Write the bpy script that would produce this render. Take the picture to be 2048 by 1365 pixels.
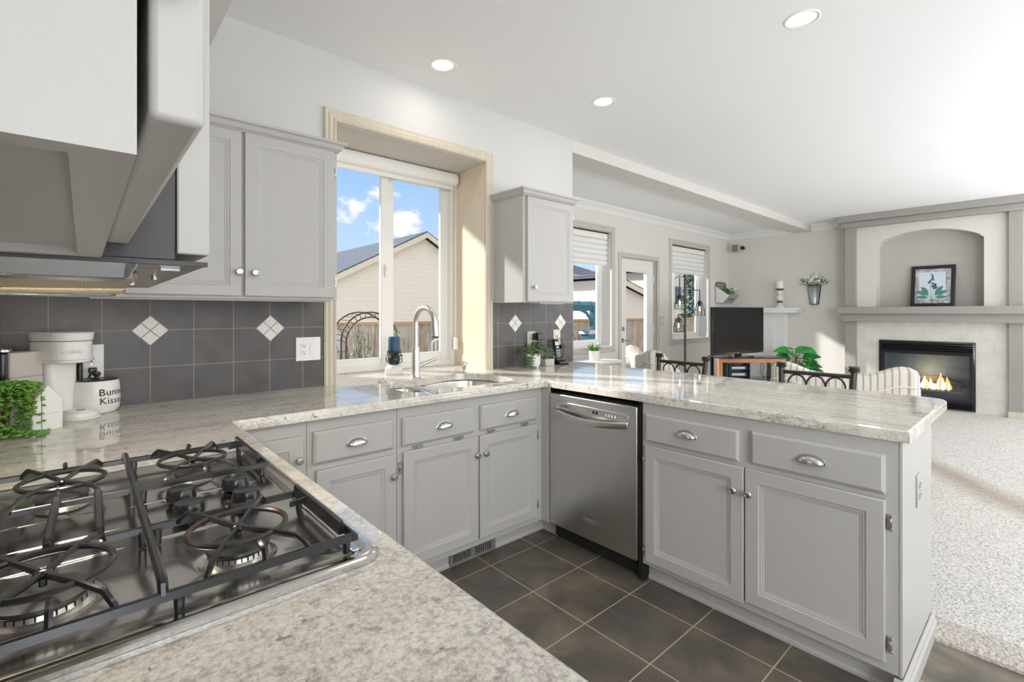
import bpy, bmesh, math, random
from mathutils import Vector, Matrix
random.seed(7)
S = bpy.context.scene
for o in list(bpy.data.objects): bpy.data.objects.remove(o, do_unlink=True)
COL = S.collection
PI = math.pi
R = math.radians

# ------------------------------------------------------------------ camera
A = 0.8444317; F = 967.27; CH = 1.304
cam = bpy.data.cameras.new('camera'); camo = bpy.data.objects.new('camera', cam); COL.objects.link(camo)
camo.location = (0, 0, CH)
camo.rotation_euler = (PI/2, 0, A - PI/2)        # level, heading 48.4 degrees from +X
cam.sensor_fit = 'HORIZONTAL'; cam.sensor_width = 36; cam.lens = 36*F/2048
cam.shift_x = 0; cam.shift_y = -(682.5-625.77)/2048
cam.clip_start = 0.02; cam.clip_end = 300
S.camera = camo
try:
    S.cycles.max_bounces = 12; S.cycles.diffuse_bounces = 8; S.cycles.transparent_max_bounces = 12
except Exception: pass
# ------------------------------------------------------------------ exposure
S.view_settings.view_transform = 'Standard'; S.view_settings.look = 'None'
S.view_settings.gamma = 1; S.view_settings.use_curve_mapping = False
S.view_settings.exposure = 0.10

# ------------------------------------------------------------------ node helper
class NT:
    def __init__(s, tree): s.t = tree; s.N = tree.nodes; s.L = tree.links
    def n(s, typ, **kw):
        nd = s.N.new(typ)
        for k, v in kw.items():
            if k == 'ins':
                for a, b in v.items():
                    if hasattr(b, 'is_output'): s.L.new(b, nd.inputs[a])
                    else: nd.inputs[a].default_value = b
            else: setattr(nd, k, v)
        return nd
    def math(s, op, a, b=None, c=None, clamp=False):
        nd = s.N.new('ShaderNodeMath'); nd.operation = op; nd.use_clamp = clamp
        for i, x in enumerate((a, b, c)):
            if x is None: continue
            if hasattr(x, 'is_output'): s.L.new(x, nd.inputs[i])
            else: nd.inputs[i].default_value = x
        return nd.outputs[0]
    def mix(s, f, a, b, blend='MIX'):
        nd = s.N.new('ShaderNodeMix'); nd.data_type = 'RGBA'; nd.blend_type = blend
        for i, x in ((0, f), (6, a), (7, b)):
            if hasattr(x, 'is_output'): s.L.new(x, nd.inputs[i])
            elif i == 0: nd.inputs[0].default_value = x
            else: nd.inputs[i].default_value = (*x, 1) if len(x) == 3 else x
        return nd.outputs[2]
    def ramp(s, f, stops, interp='LINEAR'):
        nd = s.N.new('ShaderNodeValToRGB'); cr = nd.color_ramp; cr.interpolation = interp
        while len(cr.elements) < len(stops): cr.elements.new(.5)
        for e, (p, c) in zip(cr.elements, stops):
            e.position = p; e.color = (*c, 1) if len(c) == 3 else c
        s.L.new(f, nd.inputs[0]); return nd.outputs[0]
    def noise(s, vec, scale, detail=3, rough=.5, dist=0):
        nd = s.n('ShaderNodeTexNoise', ins={'Scale': scale, 'Detail': detail, 'Roughness': rough, 'Distortion': dist})
        if vec is not None: s.L.new(vec, nd.inputs['Vector'])
        return nd.outputs['Fac']
    def mapping(s, vec, scale=(1, 1, 1), loc=(0, 0, 0), rot=(0, 0, 0)):
        nd = s.n('ShaderNodeMapping'); s.L.new(vec, nd.inputs[0])
        nd.inputs['Scale'].default_value = scale; nd.inputs['Location'].default_value = loc; nd.inputs['Rotation'].default_value = rot
        return nd.outputs[0]
def srgb(r, g, b):
    f = lambda c: (c/255/12.92) if c/255 <= .04045 else ((c/255+.055)/1.055)**2.4
    return (f(r), f(g), f(b))

# ------------------------------------------------------------------ sky (procedural blue sky with clouds)
W = bpy.data.worlds.new('sky'); S.world = W; W.use_nodes = True
t = NT(W.node_tree); t.N.clear()
tc = t.n('ShaderNodeTexCoord').outputs['Generated']
sep = t.n('ShaderNodeSeparateXYZ', ins={0: tc})
z = sep.outputs[2]; yy = sep.outputs[1]
sky = t.ramp(z, [(0.0, srgb(205, 228, 250)), (.14, srgb(186, 217, 250)), (.45, srgb(116, 176, 240)), (1, srgb(70, 130, 220))])
def blob(d, r, stretch=1.0):
    d = Vector(d).normalized()
    sub = t.n('ShaderNodeVectorMath', operation='SUBTRACT', ins={0: tc, 1: tuple(d)})
    mp = t.mapping(sub.outputs[0], (1, 1, stretch))
    ln = t.n('ShaderNodeVectorMath', operation='LENGTH', ins={0: mp}).outputs['Value']
    return t.math('SUBTRACT', 1.0, t.math('DIVIDE', ln, r))
nz = t.noise(t.mapping(tc, (1, 1, 1.5)), 16, 6, .6)
def pixdir(u, v):
    r = (u-1024)/F; ca, sa = math.cos(A), math.sin(A)
    return (ca+sa*r, sa-ca*r, -(v-625.77)/F)
b = t.math('MAXIMUM', blob(pixdir(722, 414), .062, 1.5), blob(pixdir(832, 462), .12, 2.6))
b = t.math('MAXIMUM', b, blob(pixdir(1260, 330), .3, 2.0))
bb = t.math('ADD', t.math('MULTIPLY', t.math('MAXIMUM', b, -1.0), .55), t.math('MULTIPLY', t.math('SUBTRACT', nz, .5), 2.2))
c1 = t.ramp(bb, [(.12, (0, 0, 0)), (.42, (1, 1, 1))])
# broken cloud deck added in the unseen half of the sky, whitens the daylight
n2 = t.noise(t.mapping(tc, (1, 1, 2.2)), 3.2, 5, .6)
back = t.ramp(yy, [(.05, (1, 1, 1)), (.35, (0, 0, 0))])
c2 = t.math('MULTIPLY', t.ramp(n2, [(.33, (0, 0, 0)), (.5, (1, 1, 1))]), back)
cl = t.math('MAXIMUM', c1, c2, clamp=True)
skyc = t.mix(cl, sky, (1.0, .985, .96))
grd = t.ramp(z, [(.0, (0, 0, 0)), (.004, (1, 1, 1))])
col = t.mix(grd, (.50, .49, .46), skyc)
bg = t.n('ShaderNodeBackground', ins={'Color': col, 'Strength': 1.0})
t.L.new(bg.outputs[0], t.n('ShaderNodeOutputWorld').inputs[0])

# ------------------------------------------------------------------ sun + added fill lights
def light(name, typ, loc, energy, color=(1, 1, 1), **kw):
    l = bpy.data.lights.new(name, typ); l.energy = energy; l.color = color
    for k, v in kw.items():
        if k != 'rot' and k != 'dir': setattr(l, k, v)
    o = bpy.data.objects.new(name, l); o.location = loc
    if 'dir' in kw: o.rotation_euler = Vector(kw['dir']).to_track_quat('-Z', 'Y').to_euler()
    COL.objects.link(o); return o
light('sun', 'SUN', (-4, 12, 9), 5.5, (1, .97, .92), dir=(.56, -1, -.62), angle=R(2.0))
# added fill lights behind the camera, aimed at the ceiling and across the kitchen
light('rear_fill_uplight', 'AREA', (6.3, -2.6, 1.0), 240, (.90, .955, 1), dir=(0, .12, 1), shape='RECTANGLE', size=4.8, size_y=2.2)
light('rear_fill_uplight', 'AREA', (1.5, -2.9, 1.0), 50, (.90, .955, 1), dir=(0, .1, 1), shape='RECTANGLE', size=2.8, size_y=2.0)
light('side_kitchen_fill', 'AREA', (-.20, -2.3, 1.6), 220, (.90, .955, 1), dir=(1, .22, .05), shape='RECTANGLE', size=2.8, size_y=1.7)  # added fill from the left; the wall has no window here

# ------------------------------------------------------------------ material helper
def mat(name, col=(.8, .8, .8), rough=.5, metal=0, spec=.5, fn=None, emit=None, es=0, trans=0, coat=0, bump=None):
    m = bpy.data.materials.new(name); m.use_nodes = True
    q = NT(m.node_tree); p = q.N['Principled BSDF']
    p.inputs['Base Color'].default_value = (*col, 1); p.inputs['Roughness'].default_value = rough
    p.inputs['Metallic'].default_value = metal; p.inputs['Specular IOR Level'].default_value = spec
    p.inputs['Coat Weight'].default_value = coat
    if trans: p.inputs['Transmission Weight'].default_value = trans
    if emit: p.inputs['Emission Color'].default_value = (*emit, 1); p.inputs['Emission Strength'].default_value = es
    q.p = p
    q.obj = q.n('ShaderNodeTexCoord').outputs['Object']
    q.pos = q.n('ShaderNodeNewGeometry').outputs['Position']
    if bump:                       # (scale, strength, distance)
        h = q.noise(q.pos, bump[0], 3, .6)
        bn = q.n('ShaderNodeBump', ins={'Height': h, 'Strength': bump[1], 'Distance': bump[2]})
        q.L.new(bn.outputs[0], p.inputs['Normal'])
    if fn: fn(q, p)
    return m
def setc(q, p, c): q.L.new(c, p.inputs['Base Color'])
def vary(c, amt, scale, stretch=(1, 1, 1)):
    def fn(q, p):
        n = q.noise(q.mapping(q.pos, stretch), scale, 4, .6)
        setc(q, p, q.mix(n, tuple(x*(1-amt) for x in c), tuple(min(1, x*(1+amt)) for x in c)))
    return fn
M = {}
def addm(k, *a, **kw): M[k] = mat(k, *a, **kw); return M[k]
wallc = srgb(220, 216, 210)
addm('wall_paint', wallc, .75, bump=(160, .12, .002), fn=vary(wallc, .02, 3))
addm('kitchen_wall_paint', srgb(206, 205, 203), .75, bump=(160, .12, .002))
addm('ceiling_paint', srgb(238, 238, 239), .9, bump=(90, .18, .003))
addm('white_trim', srgb(232, 231, 228), .4)
addm('greige_trim', srgb(196, 190, 180), .45)
addm('cabinet_paint', srgb(184, 181, 177), .38, bump=(60, .05, .001), fn=vary(srgb(184, 181, 177), .03, 5, (3, 3, .4)))
addm('cabinet_dark', srgb(120, 118, 115), .5)
addm('soffit_paint', srgb(198, 194, 188), .7)
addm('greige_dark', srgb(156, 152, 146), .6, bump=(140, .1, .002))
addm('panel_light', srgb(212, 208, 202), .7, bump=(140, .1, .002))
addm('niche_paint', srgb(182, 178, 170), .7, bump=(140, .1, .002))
addm('white_plastic', srgb(236, 235, 231), .3)
addm('almond_plastic', srgb(214, 208, 192), .35)
addm('black_plastic', (.012, .012, .013), .2)
addm('black_matte', (.015, .015, .016), .6)
addm('black_gap', (.008, .008, .008), .9)
addm('nickel', (.60, .59, .57), .25, 1)
addm('chrome', (.8, .8, .8), .12, 1)
addm('iron_dark', (.075, .065, .06), .42, .7)
addm('teal_paint', srgb(52, 104, 122), .5)
addm('candle_blue', srgb(40, 82, 110), .5)
addm('dark_teal', srgb(22, 40, 48), .3)
addm('candle_white', srgb(238, 233, 222), .5)
addm('stone_white', srgb(225, 222, 215), .6, bump=(60, .4, .004))
addm('galvanized', (.55, .58, .60), .4, .8, fn=vary((.5, .53, .55), .35, 50))
addm('leaf_green', srgb(104, 156, 62), .32, fn=vary(srgb(104, 156, 60), .55, 70))
addm('leaf_dark', srgb(30, 105, 40), .35, fn=vary(srgb(34, 110, 42), .45, 22))
addm('leaf_pale', srgb(120, 145, 100), .45, fn=vary(srgb(118, 146, 96), .5, 45))
addm('stem_brown', srgb(96, 74, 52), .7)
addm('flower_white', srgb(240, 238, 228), .6)
addm('soil', srgb(52, 42, 34), .95)
addm('screen_black', (.010, .010, .011), .28, spec=.25)
addm('ink', (.02, .02, .02), .6)
addm('art_green', srgb(74, 130, 118), .5)
addm('art_blue', srgb(74, 96, 124), .5)
addm('log_gray', srgb(108, 100, 92), .9, bump=(60, .8, .01), fn=vary(srgb(110, 102, 94), .4, 30))
addm('fire_orange', (1, .4, .1), .5, emit=(1, .42, .12), es=3.0)
addm('fire_yellow', (1, .7, .3), .5, emit=(1, .72, .35), es=5.0)
addm('bulb_warm', (1, .8, .5), .5, emit=(1, .72, .38), es=2.6)
addm('can_diffuser', (1, .95, .85), .5, emit=(1, .88, .62), es=1.5)
addm('can_ring', srgb(240, 238, 232), .4)
addm('mesh_filter', srgb(196, 182, 150), .45, .3)
addm('stucco_cream', srgb(236, 222, 196), .9, fn=vary(srgb(236, 222, 196), .05, .8))
addm('stucco_white', srgb(236, 230, 220), .9)
addm('fascia', srgb(232, 222, 200), .7)
addm('ground_outside', srgb(214, 210, 202), .95, fn=vary(srgb(214, 210, 202), .12, 3))
addm('hedge', srgb(60, 96, 62), .9, fn=vary(srgb(70, 105, 70), .5, 4))
addm('spruce', srgb(130, 160, 152), .9, fn=vary(srgb(140, 168, 160), .35, 5))
addm('bark', srgb(96, 80, 66), .9)
addm('gold_line', srgb(196, 168, 90), .6)

# glass: thin clear pane
def glass(name, tint=(1, 1, 1), ior=1.3):
    m = bpy.data.materials.new(name); m.use_nodes = True; q = NT(m.node_tree); q.N.clear()
    tr = q.n('ShaderNodeBsdfTransparent', ins={0: (*tint, 1)}); gl = q.n('ShaderNodeBsdfGlossy', ins={'Roughness': .01})
    bf = q.n('ShaderNodeNewGeometry').outputs['Backfacing']       # same reflection from both sides of the pane
    fr = q.n('ShaderNodeFresnel', ins={'IOR': q.math('ADD', ior, q.math('MULTIPLY', bf, 1/ior-ior))})
    mx = q.n('ShaderNodeMixShader', ins={0: fr.outputs[0], 1: tr.outputs[0], 2: gl.outputs[0]})
    q.L.new(mx.outputs[0], q.n('ShaderNodeOutputMaterial').inputs[0]); M[name] = m
glass('pane_glass', ior=1.14); glass('fire_glass', (.62, .70, .78), 1.6); glass('lamp_glass', (.97, .97, .97), 1.4)

def wood(name, c1, c2, sc=(1, 1, 1), scale=6, rough=.45):
    def fn(q, p):
        v = q.mapping(q.pos, sc)
        n = q.noise(v, scale, 5, .6, .6)
        setc(q, p, q.ramp(n, [(.3, c1), (.7, c2)]))
    return addm(name, c1, rough, fn=fn)
wood('pale_wood', srgb(222, 205, 176), srgb(232, 218, 194), (12, 12, .8))
wood('trim_wood', srgb(196, 185, 166), srgb(212, 201, 182), (10, 10, 1))
wood('orange_wood', srgb(176, 112, 68), srgb(204, 142, 94), (2, 2, 10))
def fence_fn(q, p):
    sx = q.n('ShaderNodeSeparateXYZ', ins={0: q.pos})
    cell = q.math('FLOOR', q.math('DIVIDE', sx.outputs[0], .14))
    wn = q.n('ShaderNodeTexWhiteNoise', noise_dimensions='1D', ins={'W': cell}).outputs['Value']
    n = q.noise(q.mapping(q.pos, (9, 9, 1.2)), 4, 5, .65, .5)
    c = q.ramp(n, [(.3, srgb(140, 124, 106)), (.5, srgb(190, 180, 166)), (.72, srgb(232, 228, 222))])
    c2 = q.mix(q.math('MULTIPLY', wn, .55), c, srgb(176, 142, 108))
    setc(q, p, c2)
addm('fence_wood', (.4, .35, .3), .85, fn=fence_fn)
addm('fence_cap', srgb(196, 158, 96), .8)
def shingle(q, p):
    n = q.noise(q.pos, 9, 5, .8); w = q.n('ShaderNodeTexWave', wave_type='BANDS', bands_direction='Z', ins={'Vector': q.pos, 'Scale': 2.2, 'Distortion': 1.0, 'Detail': 3.0}).outputs['Fac']
    setc(q, p, q.mix(q.math('MULTIPLY', n, w), srgb(84, 90, 100), srgb(140, 146, 156)))
addm('roof_shingle', (.2, .2, .22), .9, fn=shingle)
def siding(q, p):
    sx = q.n('ShaderNodeSeparateXYZ', ins={0: q.pos})
    f = q.math('FRACT', q.math('DIVIDE', sx.outputs[2], .2))
    ln = q.math('LESS_THAN', f, .07)
    setc(q, p, q.mix(ln, srgb(246, 238, 222), srgb(232, 223, 206)))
addm('siding_cream', (.8, .7, .6), .85, fn=siding)

# grout grid: returns (mask, cellvalue)
def grid(q, ca, cb, a0, b0, da, db, g):
    u = q.math('DIVIDE', q.math('SUBTRACT', ca, a0), da); v = q.math('DIVIDE', q.math('SUBTRACT', cb, b0), db)
    def edge(x, d):
        fr = q.math('FRACT', x); m = q.math('MINIMUM', fr, q.math('SUBTRACT', 1.0, fr))
        return q.math('LESS_THAN', m, g/2/d)
    mask = q.math('MAXIMUM', edge(u, da), edge(v, db))
    cv = q.n('ShaderNodeCombineXYZ', ins={0: q.math('FLOOR', u), 1: q.math('FLOOR', v)})
    wn = q.n('ShaderNodeTexWhiteNoise', noise_dimensions='2D', ins={0: cv.outputs[0]})
    return mask, wn.outputs['Value']
def floor_fn(q, p):
    sx = q.n('ShaderNodeSeparateXYZ', ins={0: q.pos})
    m, cv = grid(q, sx.outputs[0], sx.outputs[1], 1.574, 1.001, .323, .3115, .0055)
    n = q.noise(q.pos, 5, 5, .6, .4); n2 = q.noise(q.pos, 70, 3, .6)
    c = q.ramp(n, [(.3, srgb(70, 63, 58)), (.48, srgb(92, 85, 76)), (.68, srgb(124, 115, 98))])
    c = q.mix(q.math('MULTIPLY', cv, .5), c, srgb(78, 72, 74))
    c = q.mix(q.math('MULTIPLY', n2, .25), c, srgb(120, 112, 100))
    setc(q, p, q.mix(m, c, srgb(176, 160, 134)))
    p.inputs['Roughness'].default_value = .42
    h = q.math('ADD', q.math('MULTIPLY', m, -1.0), q.math('MULTIPLY', n2, .12))
    bn = q.n('ShaderNodeBump', ins={'Height': h, 'Strength': .5, 'Distance': .003}); q.L.new(bn.outputs[0], p.inputs['Normal'])
addm('floor_tile', (.1, .09, .08), .4, fn=floor_fn)
def splash(name, x0, axis=0):
    def fn(q, p):
        sx = q.n('ShaderNodeSeparateXYZ', ins={0: q.pos})
        m, cv = grid(q, sx.outputs[axis], sx.outputs[2], x0, 1.069, .159, .16, .0035)
        n = q.noise(q.pos, 12, 5, .6, .3); n2 = q.noise(q.pos, 150, 3, .6)
        c = q.ramp(n, [(.3, srgb(76, 70, 69)), (.7, srgb(98, 93, 91))])
        c = q.mix(q.math('MULTIPLY', cv, .35), c, srgb(84, 86, 90))
        setc(q, p, q.mix(m, c, srgb(140, 134, 126)))
        h = q.math('ADD', q.math('MULTIPLY', m, -1.0), q.math('MULTIPLY', n2, .15))
        bn = q.n('ShaderNodeBump', ins={'Height': h, 'Strength': .5, 'Distance': .002}); q.L.new(bn.outputs[0], p.inputs['Normal'])
    addm(name, (.1, .1, .1), .38, fn=fn)
splash('slate_tile_left', .06); splash('slate_tile_right', 2.337)
addm('accent_white', srgb(226, 224, 218), .3)
def fp_tile(q, p):
    sx = q.n('ShaderNodeSeparateXYZ', ins={0: q.pos})
    m, cv = grid(q, sx.outputs[1], sx.outputs[2], .67, .92, .33, .33, .004)
    n = q.noise(q.pos, 7, 5, .6, .5)
    c = q.ramp(n, [(.3, srgb(206, 201, 194)), (.7, srgb(222, 219, 213))])
    setc(q, p, q.mix(q.math('MULTIPLY', m, .7), c, srgb(232, 229, 222)))
addm('marble_tile', (.7, .7, .68), .3, fn=fp_tile)

def granite_fn(q, p):
    sx = q.n('ShaderNodeSeparateXYZ', ins={0: q.pos}); X = sx.outputs[0]; Y = sx.outputs[1]
    isp = q.math('GREATER_THAN', X, 1.995)           # peninsula slab: veins run along y
    far = q.ramp(Y, [(.50, (0, 0, 0)), (1.0, (1, 1, 1))])
    far = q.math('MAXIMUM', far, isp)                # the slab by the cooktop is plain speckled stone
    va = q.mapping(q.pos, (1.0, 4.6, 3)); vb = q.mapping(q.pos, (5.0, .9, 3))
    v = q.n('ShaderNodeMix', data_type='VECTOR', ins={0: isp, 4: va, 5: vb}).outputs[1]
    cloud = q.noise(v, 2.0, 5, .6, 1.3)
    base = q.ramp(cloud, [(.28, srgb(178, 172, 163)), (.42, srgb(212, 205, 193)), (.55, srgb(232, 224, 211)), (.72, srgb(208, 206, 204))])
    base = q.mix(q.math('SUBTRACT', 1.0, far), base, srgb(196, 190, 180))
    wisp = q.noise(v, 7, 7, .72, 2.2)
    w = q.ramp(wisp, [(.478, (0, 0, 0)), (.497, (1, 1, 1)), (.503, (1, 1, 1)), (.52, (0, 0, 0))])
    patch = q.ramp(q.noise(v, 2.6, 2, .5), [(.44, (0, 0, 0)), (.60, (1, 1, 1))])
    c = q.mix(q.math('MULTIPLY', q.math('MULTIPLY', w, patch), q.math('MULTIPLY', far, 1.0)), base, srgb(84, 78, 76))
    # mineral grains
    g1 = q.noise(q.pos, 130, 5, .75, .2)
    gr = q.ramp(g1, [(.30, srgb(116, 110, 104)), (.44, srgb(184, 177, 168)), (.54, srgb(222, 216, 206)), (.70, srgb(240, 236, 228))])
    g2 = q.ramp(q.noise(q.pos, 44, 5, .7, .3), [(.52, (0, 0, 0)), (.62, (1, 1, 1))])
    gm = q.math('SUBTRACT', .62, q.math('MULTIPLY', far, .34))
    c = q.mix(gm, c, gr)
    c = q.mix(q.math('MULTIPLY', g2, q.math('SUBTRACT', .50, q.math('MULTIPLY', far, .22))), c, srgb(122, 112, 104))
    fl = q.noise(q.mapping(q.pos, (1, 1.5, 1)), 22, 5, .7, .5)
    flk = q.ramp(fl, [(.63, (0, 0, 0)), (.67, (1, 1, 1))])
    c = q.mix(q.math('MULTIPLY', flk, .65), c, srgb(66, 56, 58))
    setc(q, p, c)
addm('granite', (.7, .68, .64), .035, spec=.85, fn=granite_fn)

def steel_fn(st, c=(.50, .49, .47), r0=.22, r1=.4):
    def fn(q, p):
        n = q.noise(q.mapping(q.pos, st), 30, 4, .6); n2 = q.noise(q.pos, 2.5, 3, .6)
        setc(q, p, q.mix(n, tuple(x*.92 for x in c), tuple(x*1.08 for x in c)))
        r = q.n('ShaderNodeMapRange', ins={0: q.math('ADD', q.math('MULTIPLY', n, .4), q.math('MULTIPLY', n2, .6)), 3: r0, 4: r1}); q.L.new(r.outputs[0], p.inputs['Roughness'])
    return fn
addm('brushed_steel', (.5, .5, .48), .3, 1, fn=steel_fn((6, 6, .15), (.57, .56, .54)))
addm('firebox_panel', srgb(128, 148, 158), .6)  # lining colour carries the blue-grey reflection of the firebox glass
addm('cooktop_steel', (.5, .49, .47), .2, 1, fn=steel_fn((1, 6, 1), (.60, .58, .55), .10, .26))
addm('sink_steel', (.7, .7, .68), .28, 1)
addm('faucet_steel', (.66, .66, .67), .34, 1)
addm('hood_steel', (.5, .52, .55), .2, 1)
addm('hood_under', (.36, .34, .31), .3, .85, fn=vary((.34, .31, .29), .75, 16))
addm('hood_black', srgb(50, 44, 46), .35)
addm('grate_iron', (.06, .06, .062), .24, .75)
def rust_fn(q, p): setc(q, p, q.ramp(q.noise(q.pos, 14, 3, .6), [(.44, (.06, .06, .062)), (.58, srgb(78, 54, 44))]))
addm('rusty_iron', srgb(92, 70, 58), .34, .6, fn=rust_fn)
addm('burner_cap', (.05, .048, .048), .35, .4)
addm('burner_alu', (.62, .58, .52), .3, .9)
def carpet_fn(q, p):
    sx = q.n('ShaderNodeSeparateXYZ', ins={0: q.pos}); X = sx.outputs[0]; Y = sx.outputs[1]
    n = q.noise(q.pos, 85, 3, .6, .4)
    c = q.ramp(n, [(.33, srgb(160, 154, 147)), (.45, srgb(206, 202, 196)), (.66, srgb(232, 229, 224))])
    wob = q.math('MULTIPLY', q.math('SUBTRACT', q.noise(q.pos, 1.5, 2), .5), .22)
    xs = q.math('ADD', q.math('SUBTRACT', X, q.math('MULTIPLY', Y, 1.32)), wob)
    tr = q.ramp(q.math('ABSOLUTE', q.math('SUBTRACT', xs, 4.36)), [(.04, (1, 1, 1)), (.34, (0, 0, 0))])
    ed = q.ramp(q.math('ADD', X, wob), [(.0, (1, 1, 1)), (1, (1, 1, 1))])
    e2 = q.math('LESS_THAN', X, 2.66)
    brown_mask = q.math('MAXIMUM', q.math('MULTIPLY', tr, .6), q.math('MULTIPLY', e2, .32))  # browner band across the carpet and along its kitchen edge
    setc(q, p, q.mix(brown_mask, c, srgb(150, 128, 108)))
    bn = q.n('ShaderNodeBump', ins={'Height': n, 'Strength': .9, 'Distance': .012}); q.L.new(bn.outputs[0], p.inputs['Normal'])
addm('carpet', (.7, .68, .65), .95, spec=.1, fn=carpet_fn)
def fabric_fn(q, p):
    sx = q.n('ShaderNodeSeparateXYZ', ins={0: q.n('ShaderNodeTexCoord').outputs['UV']})
    f = q.math('FRACT', q.math('MULTIPLY', sx.outputs[0], 2.1))
    s1 = q.ramp(q.math('ABSOLUTE', q.math('SUBTRACT', f, .5)), [(.07, (1, 1, 1)), (.12, (0, 0, 0))])
    f2 = q.math('ABSOLUTE', q.math('SUBTRACT', f, .5))
    s2 = q.math('MULTIPLY', q.math('GREATER_THAN', f2, .13), q.math('LESS_THAN', f2, .16))
    n = q.noise(q.obj, 120, 2, .5)
    c = q.mix(q.math('MULTIPLY', q.math('MAXIMUM', s1, q.math('MULTIPLY', s2, .5)), .75), srgb(222, 215, 204), srgb(132, 118, 110))
    setc(q, p, q.mix(q.math('MULTIPLY', n, .15), c, srgb(190, 184, 176)))
addm('striped_fabric', (.8, .78, .74), .9, spec=.2, fn=fabric_fn)
addm('plain_fabric', srgb(228, 223, 214), .9, spec=.2)
def shade_fn(q, p):
    n = q.noise(q.mapping(q.pos, (1, 1, 1)), 300, 2, .5)
    setc(q, p, q.mix(q.math('MULTIPLY', n, .1), srgb(240, 239, 236), srgb(210, 208, 204)))
    p.inputs['Subsurface Weight'].default_value = 0
addm('shade_fabric', (.9, .9, .88), .8, fn=shade_fn)

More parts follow.
